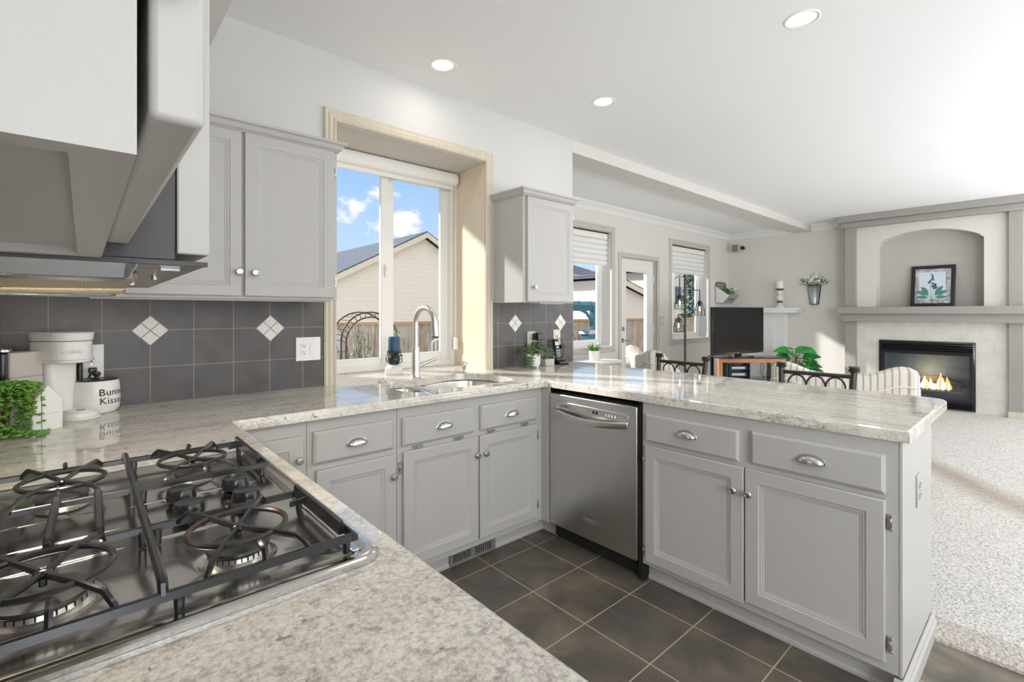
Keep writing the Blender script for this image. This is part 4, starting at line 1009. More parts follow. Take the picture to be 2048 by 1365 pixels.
# long back grate
g = grate('long back grate spanning both rear burners'); x0, x1, y0, y1 = -.155, .073, .736, 1.468
m = MB(); bar(m, [(x0-.01, y0, GZ), (.082, y0, GZ)], .0046, .0058); bar(m, [(x0-.01, y1, GZ), (.082, y1, GZ)], .0046, .0058)
bar(m, [(x0-.01, 1.215, GZ), (x1, 1.215, GZ)], .0042, .0052); bar(m, [(x0-.01, .985, GZ), (x1, .985, GZ)], .0042, .0052)
bar(m, [(x0-.01, y0, GZ), (x0-.01, y1, GZ)], .0046, .0058); m.build('frame', 'grate_iron', g)
m = MB(); m.tube([(x1+.002, y0+.001, GZ), (x1+.002, y0+.006, GZ+.012), (x1+.002, y0+.016, TZ), (x1+.002, .975, TZ-.001), (x1+.002, .985, TZ-.003), (x1+.002, .995, TZ-.001), (x1+.002, 1.205, TZ-.001), (x1+.002, 1.215, TZ-.003), (x1+.002, 1.225, TZ-.001), (x1+.002, y1-.016, TZ), (x1+.002, y1-.002, TZ-.002), (x1+.002, y1+.002, GZ)], .0062, 8); m.build('centre_rail', 'grate_iron', g)
m = MB(); bx_, by_, _ = BUR[2]
p2 = ring_spokes(m, bx_, by_, .065, [(bx_-.066, y1-.002), (bx_+.062, y1-.002), (bx_-.066, 1.217), (bx_+.058, 1.217)]); prong(m, bx_+.002, y1, 0, -1, .034); prong(m, bx_-.005, 1.215, 0, 1, .030)
m.build('spokes', 'grate_iron', g)
m = MB(); bx_, by_, _ = BUR[3]
ring_spokes(m, bx_, by_, .070, [(bx_-.070, y0+.002), (bx_+.068, y0+.002), (bx_-.066, .983), (bx_+.062, .983)]); prong(m, bx_+.010, y0, 0, 1, .036); prong(m, bx_, .985, 0, -1, .026)
m.build('spokes', 'grate_iron', g)
for xb, xa in ((-.098, -.104), (-.035, -.038), (.022, .020)):
    m = MB(); m.tube([(xb, 1.216, GZ), (xb, 1.206, TZ-.004), (xb, 1.19, TZ-.002), (xa, 1.01, TZ-.002), (xa, .995, TZ-.004), (xa, .986, GZ)], .0062, 6); m.build('bridge_bar', 'grate_iron', g)
for fp in ((x0+.0, y0+.012), (x0, y1-.012), (x1, 1.215), (x1, .985)):
    m = MB(); feet(m, [fp]); m.build('foot', 'grate_iron', g)
# knobs
for i, (x, y) in enumerate(((.148, 1.162), (.148, 1.068), (.243, 1.162), (.243, 1.068))):
    kb = bpy.data.objects.new('control_knob', None); COL.objects.link(kb); kb.parent = ck; ORG[kb.name] = ORG[ck.name]
    m = MB().lathe([(.021, .008), (.021, .010), (.012, .011), (.011, .015), (.0240, .017), (.0262, .020), (.0240, .037), (.0222, .0398), (.0205, .0402), (0, .0400)], (x, y, ZT), 32); m.build('knob_body', 'black_plastic', kb)
    m = MB().box(x-.001, y-.001, ZT+.0388, x+.001, y+.016, ZT+.0396); m.build('pointer_line', 'white_plastic', kb)

# ================================================================== COUNTER OBJECTS (left corner)
def rr_prism(m, x0, y0, x1, y1, r, z0, z1, n=6, taper=0):
    a = rrect(x0, y0, x1, y1, r, n); b_ = offset_poly(a, taper) if taper else a; k = len(a); m.smooth = True
    m.add([(p[0], p[1], z0) for p in a]+[(p[0], p[1], z1) for p in b_], [(i, (i+1) % k, k+(i+1) % k, k+i) for i in range(k)]+[tuple(range(k))[::-1], tuple(range(k, 2*k))]); return m
cm = thing('coffee_maker', 'white single-serve coffee maker with a grey water tank', 'coffee maker', (-.066, 2.470, .914), R(-52))
m = MB(); rr_prism(m, -.055, -.058, .155, .058, .055, 0, .008); rr_prism(m, -.055, -.056, .153, .056, .055, .008, .026, taper=.003); m.build('base', 'white_plastic', cm, local=True, bevel=.003)
m = MB(); rr_prism(m, .055, -.04, .14, .04, .04, .026, .031); MB().lathe([(.0, .031), (.014, .031), (.014, .0315), (0, .0316)], (.10, 0, 0), 16).build('drip_hole', 'cabinet_dark', cm, local=True); m.build('drip_tray', 'white_plastic', cm, local=True, bevel=.001)
m = MB(); rr_prism(m, -.075, -.052, .028, .052, .022, .02, .235); m.build('tower', 'white_plastic', cm, local=True, bevel=.003)
m = MB(); rr_prism(m, -.082, -.062, .107, .062, .058, .205, .215, taper=-.003); rr_prism(m, -.085, -.065, .110, .065, .060, .215, .285, taper=-.001); m.build('brew_head', 'white_plastic', cm, local=True, bevel=.004)
m = MB(); rr_prism(m, -.088, -.067, .114, .067, .062, .287, .312, taper=-.003); rr_prism(m, -.09, -.07, .118, .07, .064, .312, .317); m.build('lid', 'white_plastic', cm, local=True, bevel=.002)
m = MB(); rr_prism(m, -.10, -.052, -.0, -.115, .006, .0, .245) if False else m.box(-.075, -.158, .02, .01, -.056, .252); m.build('water_tank', 'greige_trim', cm, local=True, bevel=.006)
m = MB().box(-.076, -.159, .165, .011, -.0555, .167); m.build('tank_seam', 'cabinet_dark', cm, local=True)
m = MB().box(-.01, .052, .03, .028, .066, .20); m.build('side_vent', 'black_plastic', cm, local=True, bevel=.004)
vs, fs = text_mesh('KEURIG', .015, .0002, space=1.1)
m = MB(); RR = .062
for v3 in vs: pass
pts = []
for v3 in vs:
    a = v3[0]/RR - .55; pts.append((.050+RR*1.01*math.cos(a), RR*1.045*math.sin(a), .242+v3[1]))
m.add(pts, fs); m.build('lettering', 'greige_trim', cm, local=True)
# canister
jx, jy = .042, 2.500
jr = thing('canister', 'white ceramic treat canister with black handwriting and dark lid', 'canister', (jx, jy, .914))
m = MB().lathe([(.050, 0), (.060, .003), (.070, .018), (.0745, .045), (.0735, .08), (.0700, .115), (.0665, .126), (.0640, .126), (.0640, .12), (0, .12)], (jx, jy, .914), 40); m.build('jar', 'white_plastic', jr)
m = MB().lathe([(.0, .124), (.066, .124), (.067, .128), (.064, .131), (.02, .1335), (0, .1338)], (jx, jy, .914), 36); ld = m.build('lid', 'hood_black', jr)
m = MB().lathe([(.007, .133), (.0065, .139), (.0125, .145), (.0135, .151), (.010, .158), (0, .160)], (jx, jy, .914), 20); m.build('knob', 'hood_black', ld)
def wrap_text(txt, size, zc, a0, rad, slant=0):
    vs, fs = text_mesh(txt, size, .0003, space=1.05); out = []
    for x, y, z_ in vs:
        a = a0 + x/rad; out.append((jx+(rad+.0004)*math.cos(a), jy+(rad+.0004)*math.sin(a), .914+zc+y+x*slant))
    return MB().add(out, fs)
A0 = math.atan2(-jy, -jx)
m = wrap_text('Bunny', .038, .070, A0+.74, .0742, .0); m.build('lettering', 'ink', jr)
m = wrap_text('Kisses', .036, .038, A0+.74, .0748, .0); m.build('lettering', 'ink', jr)
# plug and cord in the outlet
pg = thing('power_plug', 'black plug and cord of the coffee maker in the white outlet', 'plug', (.030, 2.575, 1.07))
m = MB().box(.018, 2.548, 1.062, .044, 2.590, 1.084); m.build('plug', 'black_plastic', pg, bevel=.004)
m = MB().tube([(.030, 2.553, 1.070), (.020, 2.54, 1.05), (.0, 2.54, 1.00), (-.02, 2.545, .96), (-.05, 2.55, .93)], .0045, 8); m.build('cord', 'black_plastic', pg)
# black appliance
ap = thing('countertop_appliance', 'tall black glossy appliance cut by the left edge of the frame', 'appliance', (-.20, 2.43, .914))
m = MB(); rr_prism(m, -.2265, 2.37, -.180, 2.50, .02, .914, 1.165); m.build('body', 'black_plastic', ap, bevel=.004)
m = MB(); rr_prism(m, -.226, 2.372, -.181, 2.498, .02, 1.166, 1.180); m.build('lid', 'nickel', ap, bevel=.004)
# house planter with trailing plant
hx, hy = -.118, 2.255
hp_ = thing('house_planter', 'white house-shaped ceramic planter on the left counter corner', 'planter', (hx, hy, .914), R(38))
m = MB()
hs = [(-.045, 0), (.045, 0), (.045, .098), (0, .150), (-.045, .098)]
m.prism([(x, z_) for x, z_ in hs], -.055, .055, 'y'); m.build('pot', 'white_plastic', hp_, local=True, bevel=.0025, seg=2)
m = MB().box(-.030, -.0565, .055, .030, -.0553, .0562); m.build('etched_line', 'greige_trim', hp_, local=True)
st = thing('trailing_succulent', 'green trailing bead succulent spilling from the white house planter', 'plant', (hx, hy, 1.03))
ml = MB(); ms = MB(); rng = random.Random(3)
for s_ in range(36):
    a = rng.uniform(-PI*1.1, -PI*.35)
    out_ = rng.uniform(.02, .085); L_ = rng.uniform(.06, .15) if s_ > 8 else rng.uniform(.02, .05)
    sx_, sy_ = hx-.022+rng.uniform(-.04, .022), hy-.015+rng.uniform(-.03, .03)
    pts = []; nstep = 12; spread = rng.uniform(.0, .06)
    for i in range(nstep):
        f = i/(nstep-1); r_ = out_*math.sin(min(1, f*1.5)*PI/2)
        z_ = 1.065+.02*math.sin(f*PI)-f*f*L_*1.25
        px, py = sx_+r_*math.cos(a)*1.1, sy_+r_*math.sin(a)
        if z_ < .920: z_ = .920+rng.uniform(0, .008); px += (f-.5)*spread*2.2; py -= (f-.5)*.09
        pts.append((px, py, z_))
    ms.tube(pts, .0011, 4)
    for i in range(nstep):
        for q_ in range(2):
            p_ = Vector(pts[i])+Vector((rng.uniform(-.006, .006), rng.uniform(-.006, .006), rng.uniform(-.005, .007))); p_.z = max(p_.z, .9185)
            rot = Matrix.Rotation(rng.uniform(0, 6.28), 3, 'Z') @ Matrix.Rotation(rng.uniform(-.9, .9), 3, 'X')
            ml.sphere(p_, .0082, 6, 4, (1, .62, .42), rot)
for i in range(130):                                          # mat of leaves on the counter
    px, py = hx+rng.uniform(-.12, .035), hy-.065+rng.uniform(-.08, .02)
    rot = Matrix.Rotation(rng.uniform(0, 6.28), 3, 'Z') @ Matrix.Rotation(rng.uniform(-.9, .9), 3, 'X')
    ml.sphere((px, py, .919+rng.uniform(0, .035)*max(0, 1-abs(px-hx+.06)/.09)), .0082, 6, 4, (1, .62, .42), rot)
ml.build('foliage', 'leaf_green', st); ms.build('stems', 'stem_brown', st)

# ================================================================== COUNTER OBJECTS (right of the window)
def leafy(P, c, n, spread, h, L_, w, matl, rng, droop=.25, stem='leaf_pale', down=0, zmin=None):
    ml, ms = MB(), MB()
    for i in range(n):
        a = rng.uniform(0, 2*PI); r_ = spread*rng.uniform(.15, 1)**.7; hh = h*rng.uniform(.25, 1)*(1-.35*r_/spread)
        e_ = Vector((c[0]+r_*math.cos(a), c[1]+r_*math.sin(a), c[2]+hh-down*(r_/spread)**2))
        if zmin is not None: e_.z = max(zmin, e_.z)
        mid = Vector((c[0]+r_*.35*math.cos(a), c[1]+r_*.35*math.sin(a), c[2]+hh*.8))
        ms.tube([c, mid, e_], .0013, 4)
        d = Vector((math.cos(a+rng.uniform(-.7, .7)), math.sin(a+rng.uniform(-.7, .7)), rng.uniform(-droop, .45)))
        ml.leaf(e_, d, L_*rng.uniform(.7, 1.1), w*rng.uniform(.7, 1.1), cup=.35)
    ml.build('foliage', matl, P); ms.build('stems', stem, P)
px, py = 2.402, 2.475
p = thing('potted_plant', 'green trailing plant in a white ribbed pot by the backsplash', 'plant', (px, py, .914))
m = MB(); pr = [(.046, .012), (.0495, .03), (.0525, .075), (.053, .098), (.0495, .100), (.047, .088), (0, .088)]
m.lathe(pr, (px, py, .914), 8); m.smooth = False; o_ = m.build('pot', 'white_plastic', p, bevel=.002)
for i in range(3):
    a = 2*PI*i/3+.6; MB().lathe([(.008, 0), (.011, .014)], (px+.036*math.cos(a), py+.036*math.sin(a), .914), 8).build('pot_foot', 'white_plastic', p)
MB().lathe([(0, .0885), (.046, .0885), (0, .0895)], (px, py, .914), 10).build('soil', 'soil', p)
rng = random.Random(5)
leafy(p, (px, py, 1.0), 90, .088, .105, .040, .030, 'leaf_pale', rng, down=.02, zmin=1.012)
ml = MB(); ms = MB()
for s_ in range(4):
    a = math.atan2(-py, -px)+(-.9+.25*s_); pts = [(px+(.03+.032*min(1, i/3))*math.cos(a), py+(.03+.032*min(1, i/3))*math.sin(a), 1.012-.010*i-(.0 if i < 3 else 0)) for i in range(9)]
    ms.tube(pts, .0014, 4)
    for i in range(1, 9): ml.leaf(pts[i], (math.cos(a+(-1)**i*1.2), math.sin(a+(-1)**i*1.2), -.4), .030, .018)
ml.build('trailing_foliage', 'leaf_pale', p); ms.build('trailing_stems', 'leaf_pale', p)
px, py = 2.575, 2.51
p = thing('potted_plant', 'small leafy plant in a grey rectangular pot beside the phone', 'plant', (px, py, .914))
m = MB(); m.prism([(-.045, 0), (.045, 0), (.05, .05), (-.05, .05)], py-.035, py+.035, 'y'); m.v = [(v3[0]+px, v3[1], v3[2]+.914) for v3 in m.v]; m.build('pot', 'greige_trim', p, bevel=.003)
leafy(p, (px, py, .962), 34, .07, .11, .035, .022, 'leaf_pale', rng, down=.02)
# phone
ph = thing('cordless_phone', 'black cordless phone standing in its charging base', 'phone', (2.715, 2.525, .914), R(-105))
m = MB(); m.prism([(-.05, 0), (.085, 0), (.088, .014), (.0, .050), (-.03, .055), (-.05, .03)], -.042, .042, 'y'); m.build('charging_base', 'black_plastic', ph, local=True, bevel=.006, seg=3)
m = MB(); winframe(m, .02, .08, 0, 0, 0, 0, 0) if False else None
m = MB().tube([(.078, -.03, .0185), (.078, .03, .0185), (.03, .03, .0395), (.03, -.03, .0395)], .0016, 6, closed=True); m.build('base_trim', 'chrome', ph, local=True)
hs_ = MB(); hs_.smooth = True
path = [(.002, 0, .035), (-.012, 0, .085), (-.026, 0, .135), (-.040, 0, .185)]
hs_.sweep(path, [(-.024, -.011), (-.024, .006), (-.016, .012), (.016, .012), (.024, .006), (.024, -.011)], up=(.96, 0, .27)); h2 = hs_.build('handset', 'black_plastic', ph, local=True, bevel=.004, seg=2)
def on_face(f, w, up=.0125):  # point on handset face: f along, w across
    a, b_ = Vector(path[0]), Vector(path[3]); d = (b_-a); n_ = Vector((.96, 0, .27)).normalized(); return a+d*f+Vector((0, w, 0))+n_*up
m = MB(); q4 = [on_face(.68, -.015), on_face(.68, .015), on_face(.86, .015), on_face(.86, -.015)]; m.add([tuple(v3) for v3 in q4]+[tuple(v3-Vector((.003, 0, 0))) for v3 in q4], [(0, 1, 2, 3), (7, 6, 5, 4), (0, 1, 5, 4), (1, 2, 6, 5), (2, 3, 7, 6), (3, 0, 4, 7)]); m.build('display', 'galvanized', h2, local=True)
for rw in range(4):
    for cl_ in range(3):
        c_ = on_face(.14+rw*.095, (cl_-1)*.0115); MB().sphere(c_, .0048, 8, 6, (.35, 1, .75)).build('key', 'white_plastic', h2, local=True)
MB().sphere(on_face(.57, 0), .010, 10, 6, (.25, 1, .7)).build('key', 'chrome', h2, local=True)
# power adapters
for nm, x_, z_, hh, lab in (('power_adapter', 2.525, 1.125, .050, 'black power adapter in the upper socket behind the plant'), ('power_adapter', 2.520, 1.060, .046, 'black power adapter in the lower socket behind the plant')):
    pa = thing(nm, lab, 'adapter', (x_, 2.56, z_)); MB().box(x_-.022, 2.528, z_-hh/2, x_+.03, 2.590, z_+hh/2).build('housing', 'black_plastic', pa, bevel=.005)
    cz = z_+hh/2
    MB().tube([(x_, 2.55, cz-.003), (x_-.03, 2.55, cz+.012), (x_-.05, 2.555, z_-.02), (x_-.045, 2.56, .96)], .0028, 6).build('cord', 'black_plastic', pa)
pc = thing('power_plug', 'small black plug and cord in the right cream outlet', 'plug', (2.785, 2.57, 1.05))
MB().box(2.765, 2.572, 1.085, 2.785, 2.588, 1.13).build('plug', 'white_plastic', pc, bevel=.003)
MB().box(2.77, 2.54, 1.025, 2.805, 2.575, 1.055).build('cord_block', 'black_plastic', pc, bevel=.004)
MB().tube([(2.775, 2.572, 1.11), (2.79, 2.55, 1.08), (2.788, 2.552, 1.04), (2.80, 2.55, 1.0), (2.775, 2.545, .95), (2.74, 2.53, .924)], .0024, 6).build('cord', 'black_plastic', pc)
# candle on the sill
cx_, cy_ = 1.478, 2.79
cd = thing('candle_holder', 'carved pale stone and dark iron candle holder behind the faucet', 'candle holder', (cx_, cy_, .914))
m = MB().lathe([(.058, 0), (.060, .02), (.056, .045), (.040, .058), (.030, .062)], (cx_, cy_, .914), 8); m.smooth = False; m.build('stone_base', 'stone_white', cd, bevel=.004)
m = MB().lathe([(.030, .062), (.034, .075), (.041, .095), (.036, .11), (.028, .12), (.034, .132), (.044, .142), (.044, .148), (0, .148)], (cx_, cy_, .914), 24); m.build('stem', 'dark_teal', cd)
m = MB().tube([(cx_+.052*math.cos(2*PI*i/24), cy_+.052*math.sin(2*PI*i/24), 1.032) for i in range(24)], .0035, 6, closed=True)
for k in range(4):
    a = PI/2*k+.5; c_, s2 = math.cos(a), math.sin(a)
    m.tube([(cx_+.03*c_, cy_+.03*s2, .985), (cx_+.055*c_, cy_+.055*s2, .99), (cx_+.06*c_, cy_+.06*s2, 1.01), (cx_+.052*c_, cy_+.052*s2, 1.032), (cx_+.046*c_, cy_+.046*s2, 1.058)], .0028, 6)
m.build('iron_scroll', 'iron_dark', cd)
cn = MB().lathe([(.036, 0), (.0365, .01), (.0365, .083), (.034, .089), (.028, .088), (0, .084)], (cx_, cy_, 1.0625), 28).build('candle', 'candle_blue', label='blue pillar candle on the holder behind the faucet', cat='candle')
#PART5
# ================================================================== FIREPLACE WALL
fp = thing('fireplace', 'large grey fireplace surround with mantel, arched niche and gas firebox', 'fireplace', (8.5, 1.16, .03))
XP = 8.45
yl, yr = 1.965, .355
ar = []
for i in range(25):
    f = i/24; y_ = .603+(1.706-.603)*f; ar.append((y_, 2.255+.168*math.sin(PI*f)**.62 if 0 < f < 1 else 2.255))
hole = [(.603, 1.386)]+ar+[(1.706, 1.386)]; hole = [hole[0]]+hole[1:][:]
m = MB(); slab(m, rect(yr, 1.30, yl, 2.55), [[p for p in hole]], XP, XP+.03, 'x')
k = len(hole); m.add([(XP+.03, p[0], p[1]) for p in hole]+[(8.70, p[0], p[1]) for p in hole], [(i, (i+1) % k, k+(i+1) % k, k+i) for i in range(k)])
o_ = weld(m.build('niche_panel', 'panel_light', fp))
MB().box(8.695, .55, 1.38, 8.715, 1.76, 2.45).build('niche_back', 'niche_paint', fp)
m = MB(); slab(m, rect(yr, .03, yl, 1.20), [rect(.679, .045, 1.664, .92)], XP, XP+.03, 'x'); weld(m.build('tile_surround', 'marble_tile', fp))
for y0, y1, nm in ((1.932, 2.068, 'left'), (.262, .385, 'right')):
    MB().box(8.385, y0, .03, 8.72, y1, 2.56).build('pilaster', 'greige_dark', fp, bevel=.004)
    MB().box(8.375, y0-.006, .03, 8.72, y1+.006, .105).build('pilaster_base', 'trim_wood', fp, bevel=.003)
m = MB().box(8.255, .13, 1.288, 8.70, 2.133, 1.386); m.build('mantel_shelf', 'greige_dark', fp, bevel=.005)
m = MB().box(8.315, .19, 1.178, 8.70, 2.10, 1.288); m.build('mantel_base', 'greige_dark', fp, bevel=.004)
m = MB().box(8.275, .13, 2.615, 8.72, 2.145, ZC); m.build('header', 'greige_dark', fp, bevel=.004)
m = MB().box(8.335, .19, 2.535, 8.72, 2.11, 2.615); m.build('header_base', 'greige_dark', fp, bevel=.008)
MB().box(XP+.03, yr-.05, .03, 8.715, yl+.05, .04).build('hearth', 'marble_tile', fp)
# firebox
fb = MB(); fb.box(8.70, .68, .05, 8.712, 1.66, .92); fb.box(8.48, .668, .05, 8.70, .68, .92); fb.box(8.48, 1.66, .05, 8.70, 1.672, .92); fb.box(8.48, .68, .04, 8.70, 1.66, .06); fb.box(8.48, .68, .80, 8.70, 1.66, .82)
fbx = fb.build('firebox', 'firebox_panel', fp)
fr = MB(); slab(fr, rect(.676, .045, 1.666, .923), [rect(.735, .175, 1.607, .745)], 8.425, 8.452, 'x'); weld(fr.build('firebox_frame', 'black_plastic', fp, bevel=.003))
for i in range(4):
    z_ = .905-.031*i; MB().prism([(8.424, z_), (8.405, z_-.012), (8.424, z_-.022)], .70, 1.642, 'y').build('louver', 'black_plastic', fp)
for i in range(3):
    z_ = .145-.031*i; MB().prism([(8.424, z_), (8.405, z_-.012), (8.424, z_-.022)], .70, 1.642, 'y').build('louver', 'black_plastic', fp)
MB().box(8.436, .735, .175, 8.440, 1.607, .745).build('glass_front', 'fire_glass', fp)
lg = MB(); lg.smooth = True
for (ya, yb, za, zb, xx, r_) in ((.84, 1.42, .30, .30, 8.56, .045), (.95, 1.30, .36, .42, 8.60, .035), (1.05, 1.50, .43, .36, 8.62, .03), (.78, 1.05, .30, .44, 8.60, .035)):
    MB().tube([(xx, ya, za), (xx+.01, (ya*.6+yb*.4), (za+zb)/2+.008), (xx, yb, zb)], r_, 8).build('log', 'log_gray', fp)
MB().box(8.47, .74, .06, 8.68, 1.60, .265).build('ember_bed', 'log_gray', fp)
rng = random.Random(11)
for i, (yy_, hh) in enumerate(((1.36, .16), (1.28, .12), (1.20, .18), (1.16, .13), (1.11, .15), (1.04, .24), (1.0, .17), (.94, .19), (1.09, .09))):
    pr = [(.0, 0), (.036, .12*hh), (.036, .30*hh), (.020, .60*hh), (.008, .86*hh), (0, hh)]
    m = MB(); m.lathe(pr, (8.520, yy_, .275), 10); m.v = [(v3[0]+.0, v3[1]+.12*(v3[2]-.275)*math.sin(i*2.1), v3[2]) for v3 in m.v]; f_ = m.build('flame', 'fire_orange' if i % 2 else 'fire_yellow', fp)
    m = MB(); m.lathe([(0, 0), (.016, .15*hh), (.015, .35*hh), (.0, .62*hh)], (8.500, yy_, .272), 8); m.build('flame_core', 'fire_yellow', f_)
light('fireplace_glow', 'POINT', (8.50, 1.15, .50), 7, (1, .55, .25), shadow_soft_size=.08)
# framed botanical print leaning in the niche
pf = thing('framed_print', 'black framed botanical print of blue flowers standing in the arched niche', 'picture', (8.56, 1.113, 1.387))
y0, y1, H_ = .884, 1.343, .56
def lean(x, y, z_): return (8.56+x+.10*z_/H_, y, 1.387+z_)
def lbox(a, b, c, d, e, f, mtl, nm, par=None, **kw):
    m = MB().box(a, b, c, d, e, f); m.v = [lean(*v3) for v3 in m.v]; return m.build(nm, mtl, par or pf, **kw)
m = MB(); slab(m, rect(y0, 0, y1, H_), [rect(y0+.045, .045, y1-.045, H_-.045)], 0, .022, 'x'); m.v = [lean(*v3) for v3 in m.v]; weld(m.build('frame', 'black_plastic', pf, bevel=.004))
m = MB(); slab(m, rect(y0+.018, .018, y1-.018, H_-.018), [rect(y0+.030, .030, y1-.030, H_-.030)], -.006, 0, 'x'); m.v = [lean(*v3) for v3 in m.v]; weld(m.build('frame_ridge', 'black_plastic', pf))
def art_fn(q, p):
    n = q.noise(q.pos, 14, 5, .65); setc(q, p, q.ramp(n, [(.35, srgb(120, 124, 132)), (.5, srgb(168, 164, 162)), (.65, srgb(205, 208, 214))]))
addm('art_border', (.5, .5, .5), .35, fn=art_fn); addm('art_paper', srgb(205, 214, 224), .35)
art = lbox(.010, y0+.045, .045, .014, y1-.045, H_-.045, 'art_border', 'print')
lbox(.0085, y0+.10, .10, .0105, y1-.085, H_-.09, 'art_paper', 'inner_panel', art)
cy = (y0+y1)/2+.01
m = MB()
for (dy, dz, L_, w_, ang) in ((.0, .14, .15, .055, 25), (.0, .14, .15, .055, 155), (.01, .15, .13, .05, 50), (-.01, .15, .14, .05, 130), (.0, .12, .13, .045, 5), (0, .12, .13, .045, 175)):
    ca_, sa_ = math.cos(R(ang)), math.sin(R(ang)); pp = []
    for k2 in range(9):
        f = k2/8; pp.append((cy+dy+ca_*(.03+L_*f)-sa_*w_*.5*math.sin(PI*f), dz+sa_*(.03+L_*f)+ca_*w_*.5*math.sin(PI*f)))
    for k2 in range(7, 0, -1):
        f = k2/8; pp.append((cy+dy+ca_*(.03+L_*f)+sa_*w_*.5*math.sin(PI*f), dz+sa_*(.03+L_*f)-ca_*w_*.5*math.sin(PI*f)))
    m.prism(pp, .0070, .0086, 'x')
for a_ in (70, 85, 95, 108): m.prism([(cy-.002, .07), (cy+.002, .07), (cy+.22*math.cos(R(a_))+.002, .07+.22*math.sin(R(a_))), (cy+.22*math.cos(R(a_))-.002, .07+.22*math.sin(R(a_)))], .0072, .0084, 'x')
m.v = [lean(*v3) for v3 in m.v]; m.build('printed_leaves', 'art_green', art)
m = MB(); rng = random.Random(4)
for k2 in range(16):
    f = k2/15; yy_ = cy+rng.uniform(-.05, .05)*(1.1-f); zz = .25+.19*f; m.prism(circ(yy_, zz, .016*(1.15-.6*f), 8), .0066, .0082, 'x')
m.v = [lean(*v3) for v3 in m.v]; m.build('printed_flowers', 'art_blue', art)

# corner mantel, candlestick, wall pieces
cmn = thing('corner_mantel', 'white mantel shelf and column behind the television', 'mantel', (8.6, 3.2, .03))
m = MB().prism([(2.70, 1.385), (2.70, 1.372), (2.735, 1.345), (2.755, 1.30), (3.86, 1.30), (3.86, 1.385)], 8.44, 8.715, 'x'); m.build('shelf', 'white_trim', cmn, bevel=.003)
MB().box(8.56, 2.94, .033, 8.715, 3.80, 1.30).build('column', 'white_trim', cmn, bevel=.004)
MB().box(8.545, 3.10, .033, 8.56, 3.70, 1.18).build('panel', 'white_trim', cmn, bevel=.004)
ccx, ccy = 8.58, 3.024
cs = thing('candlestick', 'distressed white turned candlestick on the white mantel shelf', 'candlestick', (ccx, ccy, 1.385))
m = MB().lathe([(.075, 0), (.075, .015), (.055, .03), (.045, .05), (.030, .07), (.028, .085)], (ccx, ccy, 1.385), 24); m.build('foot', 'stone_white', cs)
m = MB().lathe([(.035, .085), (.042, .095), (.036, .11)], (ccx, ccy, 1.385), 20); m.build('dark_ring', 'iron_dark', cs)
m = MB().lathe([(.030, .11), (.050, .135), (.056, .165), (.045, .20), (.028, .215), (.030, .235), (.042, .25), (.040, .275), (.035, .285)], (ccx, ccy, 1.385), 24); m.build('stem', 'stone_white', cs)
m = MB().lathe([(.035, .285), (.062, .30), (.066, .312), (0, .312)], (ccx, ccy, 1.385), 24); m.build('cup', 'iron_dark', cs)
MB().lathe([(.056, 0), (.058, .004), (.058, .118), (.05, .124), (0, .120)], (ccx, ccy, 1.6975), 24).build('candle', 'candle_white', label='thick ivory candle on the white candlestick', cat='candle')
# galvanised wall vase
vy = 2.56
vs_ = thing('hanging_vase', 'galvanized cone wall vase on a dark frame', 'wall vase', (8.64, vy, 1.42))
m = MB(); m.smooth = True; n = 16
def half(r_, z_): return [(8.712-r_*math.sin(PI*i/n), vy-r_*math.cos(PI*i/n)*1.0, z_) for i in range(n+1)]
ra, rb_ = half(.055, 1.44), half(.090, 1.745); m.add(ra+rb_, [(i, i+1, n+2+i, n+1+i) for i in range(n)]+[tuple(range(n+1))]); m.build('cone', 'galvanized', vs_, solid=.002)
m = MB(); m.tube(half(.093, 1.745), .005, 6); m.tube(half(.057, 1.438), .005, 6)
for i in (0, n): m.tube([half(.059, 1.438)[i], half(.095, 1.745)[i]], .005, 6)
m.build('wire_frame', 'black_matte', vs_)
fl = thing('flower_bunch', 'white flowers with dark leaves in the galvanized wall vase', 'flowers', (8.65, vy, 1.74)); rng = random.Random(9)
m = MB(); m2 = MB()
for i in range(26):
    a = rng.uniform(0, PI); r_ = rng.uniform(.02, .15); p_ = (8.69-r_*math.sin(a)*.6, vy+r_*math.cos(a)*1.15, 1.77+rng.uniform(0, .15)*(1-r_*4.0)+.02)
    for j in range(5):
        b_ = 2*PI*j/5; m.leaf(p_, (-.5+.3*math.cos(b_), math.cos(b_), math.sin(b_)+.2), .032, .026, up=(1, 0, 0))
for i in range(60):
    a = rng.uniform(0, PI); r_ = rng.uniform(.02, .17); p_ = (8.69-r_*math.sin(a)*.6, vy+r_*math.cos(a)*1.15, 1.75+rng.uniform(-.01, .16)*(1-r_*3.6))
    m2.leaf(p_, (-.3, rng.uniform(-1, 1), rng.uniform(-.6, .8)), .045, .026)
for sy in (-1, 1): m2.tube([(8.66, vy+sy*.05, 1.75), (8.62, vy+sy*.12, 1.80), (8.62, vy+sy*.165, 1.74)], .003, 4)
m.build('blossoms', 'flower_white', fl); m2.build('foliage', 'hedge', fl)
